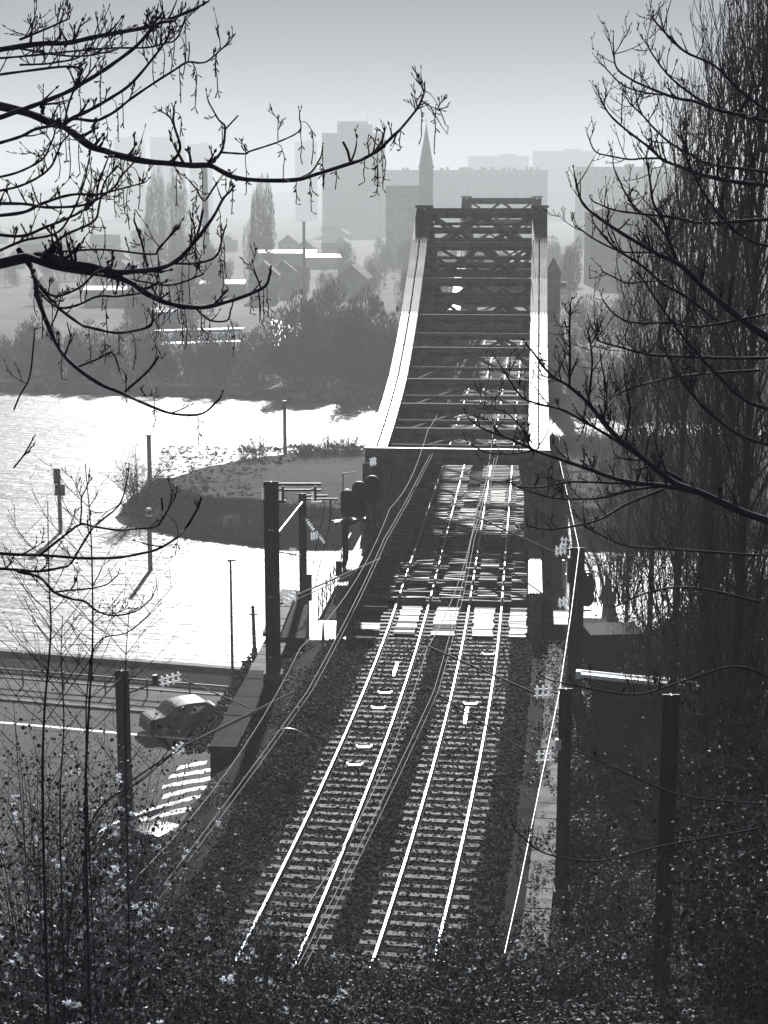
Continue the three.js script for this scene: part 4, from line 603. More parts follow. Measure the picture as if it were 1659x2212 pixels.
// ---- the tree at the right whose limbs fan out across the bridge
{
  const T = thing('alder_tree', 'bare tree at the right edge fanning dark limbs across the bridge', 'tree', V(0, 0, 0)), gx = 3.9, gz = -13, gy = hillY(gx, gz);
  mesh('trunk', new Cloth().tube(spline([V(gx, gy - 0.3, gz), V(gx - 0.15, gy + 4, gz - 0.2), V(gx - 0.25, EYE - 4.5, gz), V(gx - 0.1, EYE - 1, gz), V(gx + 0.1, EYE + 3.5, gz)], 24), (u) => lerp(0.24, 0.07, u), 12).geo(), M.bark, T);
  const B = [
    [[[1760, 290], [1611, 250], [1583, 245], [1545, 236], [1503, 220], [1462, 212], [1427, 200], [1396, 187], [1361, 170], [1330, 142], [1325, 101]], 10, 3, 0.5], [[[1430, 205], [1375, 196], [1337, 177], [1309, 148]], 4, 2.5, 0.4], [[[1545, 236], [1490, 201], [1444, 163], [1410, 118], [1397, 92]], 6, 2.5, 0.6], [[[1700, 270], [1597, 194], [1549, 146], [1486, 115], [1455, 90], [1420, 52], [1410, 40]], 7, 3, 0.7],
    [[[1740, 380], [1614, 366], [1531, 354], [1490, 333], [1444, 306], [1410, 274], [1389, 250], [1361, 224]], 7, 3, 0.6], [[[1389, 250], [1380, 230], [1375, 208]], 3, 2, 0.2], [[[1760, 410], [1614, 396], [1549, 385], [1500, 373], [1472, 361], [1430, 344], [1399, 316], [1358, 285], [1319, 250], [1297, 213]], 11, 3, 0.5], [[[1342, 267], [1343, 235], [1345, 201]], 3, 2, 0.1], [[[1427, 342], [1392, 342], [1358, 344], [1319, 337], [1285, 326], [1271, 295]], 5, 2.5, 0.3],
    [[[1740, 470], [1608, 477], [1549, 481], [1507, 481], [1451, 469], [1385, 462], [1333, 455], [1285, 437]], 9, 3, 0.6], [[[1760, 800], [1608, 694], [1566, 660], [1514, 615], [1465, 569], [1427, 552], [1385, 528], [1337, 500], [1292, 469], [1260, 441], [1243, 389]], 18, 3.5, 0.4], [[[1465, 569], [1448, 528], [1434, 479], [1410, 434], [1403, 382], [1396, 340]], 9, 3, 0.8], [[[1444, 517], [1410, 476], [1375, 451], [1351, 417], [1330, 372]], 6, 3, 0.6],
    [[[1560, 700], [1479, 639], [1430, 611], [1385, 573], [1337, 542], [1305, 510], [1288, 490]], 9, 3, 0.5], [[[1434, 545], [1375, 545], [1337, 542], [1292, 521], [1246, 490]], 5, 3, 0.5], [[[1440, 606], [1392, 608], [1354, 611], [1323, 597], [1302, 587]], 5, 3, 0.3], [[[1740, 660], [1614, 687], [1514, 705], [1444, 698], [1354, 694], [1326, 677], [1306, 653]], 7, 3, 0.4],
    [[[1740, 1150], [1614, 1110], [1514, 1065], [1453, 1041], [1413, 1009], [1352, 960], [1303, 912], [1267, 867], [1230, 835], [1190, 810], [1149, 758]], 20, 3.5, 0.6], [[[1473, 1037], [1392, 993], [1332, 952], [1271, 916], [1218, 887], [1157, 871], [1121, 851], [1089, 802]], 9, 3, 0.6], [[[1514, 1065], [1433, 1049], [1340, 1037], [1271, 1013], [1198, 988], [1153, 972], [1101, 948], [1048, 928], [1016, 907]], 12, 3, 0.6], [[[1153, 972], [1105, 980], [1048, 976], [1012, 956]], 5, 2.5, 0.4], [[[1149, 956], [1121, 916], [1085, 887], [1036, 883]], 4, 2.5, 0.6],
    [[[1413, 1049], [1311, 1043], [1230, 1041], [1162, 1053], [1109, 1049]], 7, 3, 0.4], [[[1453, 1049], [1372, 1057], [1311, 1073], [1238, 1078], [1182, 1073], [1121, 1053]], 7, 3, 0.5], [[[1433, 1057], [1352, 1090], [1295, 1122], [1230, 1138], [1182, 1144], [1141, 1136]], 7, 3, 0.4], [[[1640, 1200], [1514, 1191], [1433, 1185], [1352, 1179], [1303, 1158], [1263, 1138]], 6, 3, 0.4],
    [[[1271, 867], [1279, 786], [1273, 725]], 6, 3, 0.5], [[[1230, 835], [1231, 760], [1230, 713], [1232, 665]], 6, 4, 0.6], [[[1303, 912], [1310, 850], [1300, 790]], 6, 3, 0.7], [[[1352, 960], [1360, 880], [1350, 820]], 6, 3, 0.7], [[[1740, 770], [1611, 774], [1473, 770], [1392, 764], [1340, 750], [1295, 737], [1285, 717]], 8, 3, 0.6], [[[1640, 800], [1534, 806], [1433, 820], [1364, 839], [1311, 863]], 6, 3, 0.5],
    [[[1740, 900], [1620, 870], [1540, 800], [1470, 720], [1420, 650], [1380, 590]], 10, 3, 0.7], [[[1740, 540], [1620, 520], [1560, 470], [1510, 400], [1480, 330], [1470, 280]], 8, 3, 0.8], [[[1740, 980], [1600, 940], [1520, 880], [1460, 800], [1430, 740]], 9, 3, 0.7],
    [[[1700, 1480], [1590, 1440], [1480, 1470], [1380, 1500], [1290, 1490], [1190, 1470]], 6, 3, 0.3], [[[1700, 1740], [1480, 1720], [1330, 1660], [1240, 1620]], 5, 3, 0.25], [[[1640, 1790], [1420, 1830], [1290, 1860], [1170, 1840], [1120, 1800]], 5, 3, 0.3], [[[1640, 1300], [1500, 1270], [1400, 1280], [1330, 1310]], 6, 3, 0.5],
  ];
  B.forEach(([path, w0, w1, tw], i) => limb(T, path, 13, 11.8 - (i % 4) * 0.25, w0, w1, { seed: i + 101, twigs: tw * 0.95, len: 0.26, up: 0.75 }));
}
// ---- saplings at the lower left
function sapling(label, path, D, w0, seed, forks) {
  const b = ahead(path[0][0], path[0][1], D), gy = hillY(b.x, b.z), T = thing('sapling', label, 'sapling', V(0, 0, 0), 0, 'saplings on the left slope'); const base = V(b.x - 0.05, Math.min(gy - 0.1, b.y - 0.2), b.z);
  const pts = spline([base, ...path.map(([x, y]) => ahead(x, y, D))], 30), k = D / FPX, c = new Cloth(), r = rng(seed); c.tube(pts, (u) => lerp(w0, 2, u) * k * 0.5, 6); const st = mesh('stem', c.geo(), M.bark, T), tw = new Cloth();
  for (const [u, n] of forks) for (let q = 0; q < n; q++) { const i = Math.floor(u * 29 + q * 0.3), p = pts[Math.min(29, i)], a = (q % 2 ? 1 : -1), L = (0.3 + r() * 0.5) * (1.3 - u); grow(tw, p.clone(), V(a * (0.8 + r() * 0.3), 0.7 + r() * 0.4, (r() - 0.5) * 0.7).normalize(), L * 1.8, 0.0045, r, 2, 0.8); }
  mesh('twigs', tw.geo(), M.twig, st); return T;
}
sapling('tall straight sapling rising past the dark mast to the river', [[185, 1700], [192, 1536], [200, 1384], [196, 1146], [184, 1001]], 15, 8, 31, [[0.35, 2], [0.45, 3], [0.52, 2], [0.6, 3], [0.66, 2], [0.74, 3], [0.82, 3], [0.9, 2]]);
sapling('sapling nearest the left edge with a kinked stem', [[92, 1700], [96, 1536], [110, 1358], [106, 1265], [103, 1083]], 14, 8, 32, [[0.4, 3], [0.5, 3], [0.6, 3], [0.7, 3], [0.8, 3], [0.9, 2]]);
sapling('thin sapling between the two taller saplings at the left', [[130, 1720], [138, 1560], [132, 1420], [135, 1330]], 16, 5, 33, [[0.5, 3], [0.65, 4], [0.8, 4], [0.9, 3]]);
sapling('slim shoot rising in front of the black mast at the lower left', [[272, 1650], [270, 1500], [272, 1420], [279, 1320]], 17, 5, 34, [[0.6, 2], [0.8, 2], [0.9, 1]]);
sapling('leaning sapling whose long shoot arches over the quay road', [[190, 1800], [230, 1730], [300, 1690], [360, 1640], [420, 1600]], 18, 6, 35, [[0.4, 2], [0.6, 3], [0.75, 3], [0.9, 3]]);
sapling('bent sapling low on the left slope above the black car', [[150, 1980], [180, 1880], [240, 1780], [300, 1700]], 18, 7, 36, [[0.3, 3], [0.5, 3], [0.7, 3], [0.85, 3]]);
sapling('arching sapling stem reaching right above the water', [[196, 1420], [223, 1379], [271, 1368], [311, 1339], [350, 1301]], 15, 4, 37, [[0.5, 1], [0.7, 2], [0.9, 1]]);

// ---- poplars: upright twiggy crowns
function poplar(label, x, z, y0, H, W, seed, n = 150) {
  const T = thing('poplar_tree', label, 'tree', V(0, 0, 0), 0, 'poplars on the right bank'), r = rng(seed), base = V(x, y0, z); const c = new Cloth(); c.tube([base, V(x, y0 + H * 0.5, z), V(x + 0.1, y0 + H * 0.98, z)], [H * 0.0065, H * 0.0045, 0.012], 8); mesh('trunk', c.geo(), M.barkFar, T);
  const tw = new Cloth();
  for (let i = 0; i < n; i++) {
    const u = 0.06 + 0.9 * Math.pow(r(), 0.9), a = r() * 6.283, R0 = W * (0.35 + 0.65 * Math.sin(Math.PI * Math.min(1, u * 0.9 + 0.12))) * (0.5 + 0.5 * r()), h = y0 + H * u, L = Math.min(H * 0.2, H * (1.02 - u) + 0.6), pts = [];
    for (let s = 0; s <= 6; s++) { const v = s / 6; pts.push(V(x + Math.cos(a) * R0 * Math.pow(v, 0.6) + (r() - 0.5) * 0.1, h + L * v, z + Math.sin(a) * R0 * Math.pow(v, 0.6) + (r() - 0.5) * 0.1)); }
    tw.tube(pts, (v) => lerp(0.024, 0.007, v), 4);
    for (let k = 0; k < 14; k++) { const s = 1 + Math.floor(r() * 5.9), p = pts[s], l = 0.5 + r() * 1.0, q = p.clone().add(V((r() - 0.5) * 0.75 * l, l * 0.5, (r() - 0.5) * 0.75 * l)), e = q.clone().add(V((r() - 0.5) * 0.25 * l, l * 0.5, (r() - 0.5) * 0.2 * l)); tw.tube([p, q, e], [0.009, 0.008, 0.005], 3); if (r() < 0.5) tw.tube([q, q.clone().add(V((r() - 0.5) * 0.4, 0.35, (r() - 0.5) * 0.4))], [0.007, 0.005], 3); }
  }
  mesh('crown', tw.geo(), M.barkFar, T);
}
{
  const put = (label, px, top, D, W, seed, n) => { const q = ahead(px, top, D), y0 = Math.max(1.5, hillY(q.x, -D)) - 0.3; poplar(label, q.x, -D, y0, q.y - y0, W, seed, n); };
  put('tallest poplar at the right edge with dense upright twigs', 1652, 30, 33, 1.7, 51, 85);
  put('second tall poplar left of the tallest one', 1572, 185, 38, 1.7, 52, 80);
  put('poplar of middle height standing before the right slope', 1495, 330, 45, 1.8, 53, 85);
  put('lower poplar whose twigs rise beside the misty dark building', 1430, 520, 54, 1.8, 54, 80);
  put('bushy poplar low on the right bank near the bridge', 1372, 690, 74, 2.2, 55, 80);
  put('broad poplar at the right edge below the tallest one', 1635, 480, 50, 2.6, 56, 110);
  put('young poplar at the right between two taller ones', 1540, 570, 62, 2.6, 57, 95);
}
// ---- leafless and ivy-clad bushes
function bush(name, label, pos, w, h, o = {}) {
  const { stems = 22, leaves = 0, pale = 0, heads = 0, seed = 1, leafSize = 0.07, group, lm = M.ivy, lean = 0, tm = M.twig, thick = 0.012, cat = 'bush' } = o, r = rng(seed), T = thing(name, label, cat, pos, 0, group), c = new Cloth(), lf = new Cloth(), hd = new Cloth(), tips = [];
  for (let i = 0; i < stems; i++) {
    const a = r() * 6.283, k = Math.sqrt(r()), hh = h * (0.55 + 0.45 * r()) * (1 - 0.35 * k * k), pts = []; const x0 = Math.cos(a) * k * w * 0.35, z0 = Math.sin(a) * k * w * 0.35;
    for (let s = 0; s <= 6; s++) { const v = s / 6; pts.push(V(x0 + Math.cos(a) * k * w * 0.65 * v * v + lean * v * v + (r() - 0.5) * 0.06 * w, -0.2 + (hh + 0.2) * v - 0.12 * h * k * v * v, z0 + Math.sin(a) * k * w * 0.65 * v * v + (r() - 0.5) * 0.06 * w)); }
    c.tube(pts, (v) => lerp(thick, thick * 0.3, v), 4); for (let s = 2; s <= 6; s++) { tips.push(pts[s]); const n = 3; for (let q = 0; q < n; q++) { const d = randDir(r); d.y = Math.abs(d.y) * 0.9 + 0.1; const e = pts[s].clone().addScaledVector(d, h * (0.08 + 0.14 * r())), f = e.clone().addScaledVector(randDir(r).add(V(0, 0.5, 0)).normalize(), h * 0.08); c.tube([pts[s], e, f], [thick * 0.4, thick * 0.3, thick * 0.18], 3); tips.push(e, f); } }
  }
  mesh('stems', c.geo(), tm, T);
  for (let i = 0; i < leaves; i++) { const p = tips[Math.floor(r() * tips.length)].clone().addScaledVector(randDir(r), 0.13 * h * r()); const d = randDir(r); let s = d.clone().cross(randDir(r)).normalize(); const L = leafSize * (0.6 + 0.8 * r()); lf.leaf(p, d, s, L, L * 0.8); }
  if (leaves) mesh('foliage', lf.geo(), lm, T);
  if (pale) { const pf = new Cloth(); for (let i = 0; i < pale; i++) { const p = tips[Math.floor(r() * tips.length)].clone().addScaledVector(randDir(r), 0.1 * h * r()), d = randDir(r); pf.leaf(p, d, d.clone().cross(randDir(r)).normalize(), 0.06 + 0.05 * r(), 0.05); } mesh('fleck_leaves', pf.geo(), M.leafPale, T); }  // pale leaves mixed in so their colour gives the light flecks
  for (let i = 0; i < heads; i++) { const p = tips[Math.floor(r() * tips.length)].clone().addScaledVector(randDir(r), 0.06 * h), rr = 0.03 + 0.03 * r(); if (r() < 0.35) continue; const nn = 1 + Math.floor(r() * 4); for (let q = 0; q < nn; q++) { const cc = p.clone().addScaledVector(randDir(r), rr * 1.6); for (let s = 0; s < 14; s++) { const d = randDir(r); hd.leaf(cc, d, d.clone().cross(randDir(r)).normalize(), rr * (0.8 + 0.5 * r()), rr * 0.55, 0.1); } } }
  if (heads) mesh('seed_heads', hd.geo(), M.fluff, T); return T;
}
const footY = (x, z) => { const d = -z, o = x - leftX(d); return d > 34.5 && d < 68 && o > -3.6 && o < 8.8 ? Math.max(11.44, hillY(x, z)) : hillY(x, z); };
const foot = (px, py, D) => { const p = ahead(px, py, D); p.y = footY(p.x, p.z); return p; };
{
  const G = 'clematis thickets on the slope'; const put = (px, D, w, h, heads, seed, label, o = {}) => { const p = foot(px, 1800, D); bush('clematis_bush', label, p, w, h, { heads, leaves: 2200, pale: 260, seed, leafSize: 0.06, stems: 30, group: G, thick: 0.014, ...o }); };
  put(75, 22, 1.6, 6.2, 70, 1, 'tall clematis thicket with white seed heads at the left edge'); put(190, 26, 1.9, 6.4, 60, 2, 'clematis thicket with seed heads behind the two tall saplings'); put(300, 33, 1.3, 5.4, 34, 3, 'clematis thicket leaning beside the black mast', { lean: 0.9, stems: 18, leaves: 900 }); put(120, 17, 1.5, 3.6, 24, 4, 'low clematis thicket at the lower left corner'); put(235, 20, 1.5, 2.2, 10, 5, 'dark bramble thicket below the black car');
  put(440, 31, 1.3, 2.3, 30, 6, 'clematis clump with seed heads where the wires leave the view'); put(575, 32, 1.0, 1.5, 20, 7, 'clematis clump with seed heads over the left rail'); put(690, 30, 1.2, 1.2, 12, 8, 'small clematis clump between the two tracks'); put(985, 32, 1.0, 1.5, 26, 9, 'clematis clump with seed heads at the end of the right rail'); put(880, 30, 1.1, 0.9, 9, 10, 'low clematis clump left of the right rail end'); put(1110, 31, 1.5, 1.6, 22, 11, 'clematis thicket where the feeder wire dips out of view'); put(520, 26, 1.6, 1.5, 12, 12, 'bramble thicket at the bottom left of the tracks'); put(800, 25, 1.7, 1.1, 8, 13, 'bramble thicket at the bottom middle of the view'); put(1020, 26, 1.5, 1.2, 8, 14, 'bramble thicket at the bottom right of the tracks'); put(345, 26, 1.3, 1.3, 10, 15, 'bramble thicket right of the lower left corner'); put(1290, 30, 1.8, 1.9, 14, 16, 'bramble thicket left of the nearest mast');
  const I = 'ivy bushes on the right slope'; const iv = (px, D, w, h, seed, label, o = {}) => { const p = foot(px, 1600, D); bush('ivy_bush', label, p, w, h, { leaves: 3200, pale: 300, seed, leafSize: 0.09, stems: 26, group: I, thick: 0.016, ...o }); };
  iv(1640, 25, 1.3, 4.6, 61, 'ivy bush at the bottom right corner'); iv(1640, 30, 2.2, 7.2, 62, 'tall ivy bush at the right edge below the poplars'); iv(1550, 36, 1.6, 4.6, 63, 'ivy bush behind the nearest mast'); iv(1620, 42, 2.4, 7.4, 64, 'tall ivy bush right of the trackside hut'); iv(1500, 47, 1.6, 4.6, 65, 'ivy bush against the right side of the hut'); iv(1330, 41, 1.3, 1.7, 66, 'small ivy bush before the hut'); iv(1390, 37, 1.3, 1.8, 67, 'small ivy bush left of the nearest mast'); iv(1270, 45, 0.9, 1.1, 68, 'low ivy bush right of the walkway mast'); iv(1580, 52, 2.6, 6.4, 69, 'ivy thicket above and behind the hut', { leaves: 4200 }); iv(1430, 57, 1.8, 3.8, 70, 'ivy bush just behind the hut roof'); iv(1640, 58, 2.8, 8, 71, 'dark ivy thicket at the right edge among poplar trunks', { leaves: 4200 }); iv(1360, 64, 1.9, 3.2, 72, 'ivy bush at the end of the embankment on the right'); iv(1260, 50, 0.7, 0.9, 73, 'lowest ivy clump between walkway and hut'); iv(1500, 66, 2.4, 5.5, 74, 'ivy bush on the bank right of the signal'); iv(1400, 32, 1.2, 1.2, 75, 'ivy clump climbing the foot of the nearest mast');
  // bare shrubs by the water on the right
  const S = 'bare shrubs on the right bank'; const sh = (px, D, w, h, seed, label) => { const x = (px - 829.5) / FPX * D / CP; bush('bare_shrub', label, V(x, Math.max(1.6, hillY(x, -D)), -D), w, h, { stems: 50, seed, group: S, thick: 0.03, tm: M.barkFar }); };
  sh(1330, 80, 3, 7, 81, 'bare shrub by the water just right of the signal'); sh(1420, 82, 3.2, 8.5, 82, 'bare shrub by the water left of the leafy bank'); sh(1500, 80, 3.6, 9, 83, 'tall bare shrub by the water below the poplars'); sh(1600, 84, 4, 10, 84, 'tall bare shrub by the water at the right edge'); sh(1370, 88, 3, 6, 85, 'farther bare shrub by the water right of the bridge');
}
// ---- ivy carpet: dark leaves, with sun sparkle put in as bright leaf colours
function carpet(name, label, N, seed, place, size) {
  const c = new Cloth(); c.leaf(V(0, 0, 0), V(0, 0, -1), V(1, 0, 0), 1, 0.85, 0.18); const im = new THREE.InstancedMesh(c.geo(), M.ivy, N), r = rng(seed), q = new THREE.Quaternion(), e = new THREE.Euler(), col = new THREE.Color(); let i = 0, guard = 0;
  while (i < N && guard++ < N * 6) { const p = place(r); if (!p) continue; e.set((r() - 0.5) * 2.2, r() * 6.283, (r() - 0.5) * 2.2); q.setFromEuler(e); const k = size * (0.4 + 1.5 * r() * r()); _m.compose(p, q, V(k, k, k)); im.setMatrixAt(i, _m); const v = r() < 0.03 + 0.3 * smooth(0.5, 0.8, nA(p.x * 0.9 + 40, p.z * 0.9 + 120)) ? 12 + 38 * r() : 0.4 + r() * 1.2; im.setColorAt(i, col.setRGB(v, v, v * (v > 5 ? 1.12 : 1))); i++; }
  im.count = i; im.name = name; im.castShadow = im.receiveShadow = true; scene.add(im); tag(im, label, 'ivy', null, 'stuff');
}
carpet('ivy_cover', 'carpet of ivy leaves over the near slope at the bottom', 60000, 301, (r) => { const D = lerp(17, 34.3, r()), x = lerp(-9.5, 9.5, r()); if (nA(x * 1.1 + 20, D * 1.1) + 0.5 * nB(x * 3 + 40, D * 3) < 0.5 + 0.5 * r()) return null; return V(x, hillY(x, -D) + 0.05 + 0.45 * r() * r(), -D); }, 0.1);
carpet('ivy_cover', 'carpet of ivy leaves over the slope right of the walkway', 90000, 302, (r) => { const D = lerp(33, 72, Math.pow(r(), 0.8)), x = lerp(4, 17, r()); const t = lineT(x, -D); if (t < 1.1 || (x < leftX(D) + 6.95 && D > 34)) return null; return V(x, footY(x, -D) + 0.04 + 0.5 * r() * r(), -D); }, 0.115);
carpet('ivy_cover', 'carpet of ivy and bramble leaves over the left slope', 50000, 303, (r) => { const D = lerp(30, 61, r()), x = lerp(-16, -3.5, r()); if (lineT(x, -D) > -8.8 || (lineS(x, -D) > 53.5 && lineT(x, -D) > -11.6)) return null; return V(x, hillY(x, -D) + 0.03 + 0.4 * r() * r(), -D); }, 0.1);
carpet('weed_cover', 'weeds growing on the embankment left of the tracks', 9000, 304, (r) => { const D = lerp(40, 68, r()), o = lerp(-5, -2.4, r()); if (nA(o * 1.3 + 9, D * 0.6) < 0.5) return null; return V(leftX(D) + o, 11.68 - Math.max(0, -3.4 - o) * 0.4 + 0.18 * r(), -D); }, 0.07);
carpet('weed_cover', 'weeds and ivy straggling over the pale walkway', 9000, 305, (r) => { const D = lerp(38, 68, Math.pow(r(), 0.8)), o = lerp(5.7, 7.3, r()); if (nA(o * 2.2 + 9, D * 0.9) + 0.4 * nB(o * 5, D * 4) < 0.62) return null; return V(leftX(D) + o, 11.66 + 0.12 * r(), -D); }, 0.075);
// ---- island scrub, reeds and shrubs
{
  const c = new Cloth(), r0 = rng(8); for (let k = 0; k < 16; k++) { const d = randDir(r0); d.y = Math.abs(d.y) + 0.5; d.normalize(); c.leaf(V((r0() - 0.5) * 0.4, 0, (r0() - 0.5) * 0.4), d, d.clone().cross(randDir(r0)).normalize(), 0.7 + 0.5 * r0(), 0.14, 0.1); }
  const near = [[-25.5, -158], [-24.5, -152.5], [-20.5, -147.5], [-16, -143.8], [-9.5, -140.4], [-2, -140.2], [10, -139.4], [24, -140.4], [40, -143.4]].map(([x, z]) => V(x, 0, z)), cv = new THREE.CatmullRomCurve3(near), N = 5200, im = new THREE.InstancedMesh(c.geo(), M.scrub, N), r = rng(9), q = new THREE.Quaternion();
  for (let i = 0; i < N; i++) { const p = cv.getPoint(r()), k = r(); q.setFromAxisAngle(UPV, r() * 6.28); const s = 0.35 + r() * 0.5; _m.compose(V(p.x + k * 3.2 + (r() - 0.5), 0.1 + Math.min(1.9, k * 2.6), p.z - k * (5 + 3 * nA(p.x * 0.2 + 40, 3)) - 1.2), q, V(s, s, s)); im.setMatrixAt(i, _m); }
  im.name = 'island_scrub'; im.castShadow = im.receiveShadow = true; scene.add(im); tag(im, 'dark scrub and reeds along the near shore of the island', 'scrub', null, 'stuff');
  const im2 = new THREE.InstancedMesh(c.geo(), M.scrub, 5200); for (let i = 0; i < 5200; i++) { const x = lerp(-24, 70, Math.pow(r(), 1.2)), z = lerp(-188, -146, r()) - Math.max(0, x) * 0.12; q.setFromAxisAngle(UPV, r() * 6.28); const s = (0.15 + 0.3 * r()) * (x > 7 ? 2.2 : 1) * (z < -183 && x > -15 ? 2 : 1); _m.compose(V(x + (z + 170) * 0.1, 2.0, z), q, V(s, s, s)); im2.setMatrixAt(i, _m); } im2.name = 'island_tufts'; im2.castShadow = im2.receiveShadow = true; scene.add(im2); tag(im2, 'grass tufts and weeds dotted over the island', 'grass', null, 'stuff');
  const at = (px, py, y) => level(px, py, y), sh = (px, py, w, h, seed, label, stems = 44) => { const p = at(px, py, 1.6); bush('island_bush', label, V(p.x, 1.5, p.z), w, h, { stems, seed, group: 'bushes on the island', thick: 0.045, tm: M.barkFar }); };
  sh(300, 1088, 3.0, 6.0, 401, 'fan-shaped bare bush at the tip of the island', 34); sh(560, 996, 1.7, 4.4, 402, 'bare upright bush left of the grey pile on the island', 18); sh(655, 993, 2.2, 2.8, 403, 'bare bush right of the grey pile on the island'); sh(705, 990, 2.6, 3.0, 404, 'rounded bare bush on the far shore of the island'); sh(755, 990, 2.8, 3.6, 405, 'rounded bare bush on the island beside the bridge'); sh(525, 1000, 1.2, 2.2, 406, 'small bare bush on the far shore of the island', 14); sh(1260, 985, 2.5, 5.5, 407, 'bare bush on the island just right of the bridge'); sh(1330, 1010, 4, 7.5, 408, 'large bare bush on the island right of the bridge'); sh(1430, 1030, 4.5, 8.5, 409, 'large dark bush on the island behind the fanning limbs'); sh(1540, 1050, 5, 9, 410, 'large dark bush on the island at the right edge'); sh(1380, 1120, 3.6, 5, 411, 'dark bush on the near shore of the island, right side'); sh(1500, 1140, 3.6, 5.5, 412, 'dark bush on the near shore of the island, far right');
}
// ---- trees along the far bank
function crownGeo(seed, n, k = 1) { const c = new Cloth(), r = rng(seed), lobes = []; for (let i = 0; i < 9; i++) { const a = r() * 6.283, q = Math.sqrt(r()) * 0.6; lobes.push([Math.cos(a) * q * (i < 5 ? 1.15 : 0.8), (i < 5 ? 0.16 : 0.45) + r() * (i < 5 ? 0.3 : 0.45), Math.sin(a) * q, 0.2 + r() * 0.2]); } for (let i = 0; i < n; i++) { const [x, y, z, s] = lobes[Math.floor(r() * 9)], d = randDir(r), p = V(x, y, z).addScaledVector(d, s * Math.cbrt(r())); const e = d.clone().add(V(0, 0.7, 0)).normalize(); c.leaf(p, e, e.clone().cross(randDir(r)).normalize(), 0.1 * k, 0.032 * k, 0.1); } return c.geo(); }
const crowns = [0, 1, 2, 3].map((k) => crownGeo(500 + k, 2400)), trunkFar = (() => { const c = new Cloth(); c.tube([V(0, -0.03, 0), V(0.01, 0.3, 0), V(0, 0.8, 0.01)], [0.03, 0.022, 0.006], 6); for (let k = 0; k < 6; k++) { const a = k * 1.05; c.tube([V(0, 0.22 + k * 0.06, 0), V(Math.cos(a) * 0.2, 0.45 + k * 0.06, Math.sin(a) * 0.2), V(Math.cos(a) * 0.35, 0.62 + k * 0.05, Math.sin(a) * 0.35)], [0.014, 0.009, 0.003], 4); } return c.geo(); })();
const farTree = (x, z, h, w, y, label, group, k, turn) => { const T = thing('far_tree', label, 'tree', V(x, y, z), turn, group); const t = mesh('trunk', trunkFar, M.scrub, T), c = mesh('crown', crowns[k % 4], M.crownFar, T); T.scale.set(w, h, w); return T; };
const bankZ = (x) => table([[-600, -300], [-58.4, -262], [-24, -254], [-2, -245], [30, -231], [70, -222], [600, -150]], x);
{
  const r = rng(600);
  for (let i = 0; i < 78; i++) { const x = lerp(-66, 62, (i + r()) / 78), row = i % 3, z = bankZ(x) - 2 - row * 6 - r() * 4; const big = x > -16 && x < 12; farTree(x, z, (big ? 8.5 : 4.6) * (0.75 + 0.5 * r()) + row * 1.3, (big ? 4.4 : 3.6) * (0.8 + 0.5 * r()), 1.4, 'grey misty tree in the row along the far river bank', 'trees along the far bank', i, r() * 6); }
  for (const [px, py, h, w, lab] of [[690, 770, 12.5, 6, 'large rounded tree left of the bridge beyond the far bank'], [745, 790, 10, 6, 'broad tree beyond the far bank close to the bridge'], [640, 790, 9, 5, 'middle-sized tree left of the large rounded one'], [800, 800, 12, 5.5, 'dark tree right beside the bridge on the far bank'], [1260, 760, 9, 6, 'misty tree right of the stone tower'], [1330, 730, 8, 6, 'misty tree below the dark slab building']]) { const p = level(px, py, 1.5); farTree(p.x, p.z, h, w, 1.4, lab, null, Math.floor(px), px); }
  // trees among the houses
  for (let i = 0; i < 70; i++) { const D = lerp(330, 720, Math.pow(r(), 0.8)), x = lerp(-0.25, 0.25, r()) * D, h = 6 + r() * 7; if (Math.abs(x - 0.0897 * D) < 9) continue; farTree(x, -D, h, h * 0.5, 1.4, 'pale misty tree among the houses of the town', 'trees among the town houses', i, r() * 6); }
  for (const [px, D, h, w, lab] of [[338, 620, 33, 4, 'leftmost of the tall misty poplars left of the lattice mast'], [362, 620, 36, 4, 'second of the tall misty poplars left of the lattice mast'], [388, 625, 34, 4, 'third of the tall misty poplars left of the lattice mast'], [408, 630, 31, 4, 'shortest of the misty poplars left of the lattice mast'], [558, 560, 31, 4.4, 'left one of two misty poplars below the long ash branch'], [585, 560, 32, 4.4, 'right one of two misty poplars below the long ash branch'], [1218, 420, 17, 4, 'misty conifer shape right of the far bridge tower']]) farTree((px - 829.5) / FPX * D / CP, -D, h, w, 1.4, lab, null, Math.floor(px), px);
}
// ================================================================ THE TOWN IN THE HAZE
const townX = (px, D) => (px - 829.5) / FPX * D / CP, townY = (py, D) => ahead(829.5, py, D).y;
function blockBuilding(name, label, px0, px1, py, D, depth, m, cat = 'building') { const x0 = townX(px0, D), x1 = townX(px1, D), h = townY(py, D) - 1.5, g = thing(name, label, cat, V((x0 + x1) / 2, 1.5, -D - depth / 2)); mesh('wall', box(x1 - x0, h, depth, 0, h / 2, 0), m, g); mesh('roof_slab', box(x1 - x0 + 0.6, 0.6, depth + 0.6, 0, h + 0.3, 0), M.wallDark, g); g.userData.h = h; g.userData.w = x1 - x0; return g; }
function windowsOn(g, w, h, z, cols, rows) { const wg = new THREE.BoxGeometry(w / cols * 0.5, h / rows * 0.5, 0.12); metric(wg); for (let j = 0; j < rows; j++) for (let i = 0; i < cols; i++) { const m = mesh('window', wg, M.pane, g); m.position.set(-w / 2 + (i + 0.5) * w / cols, 2 + (j + 0.5) * (h - 3) / rows, z); } }
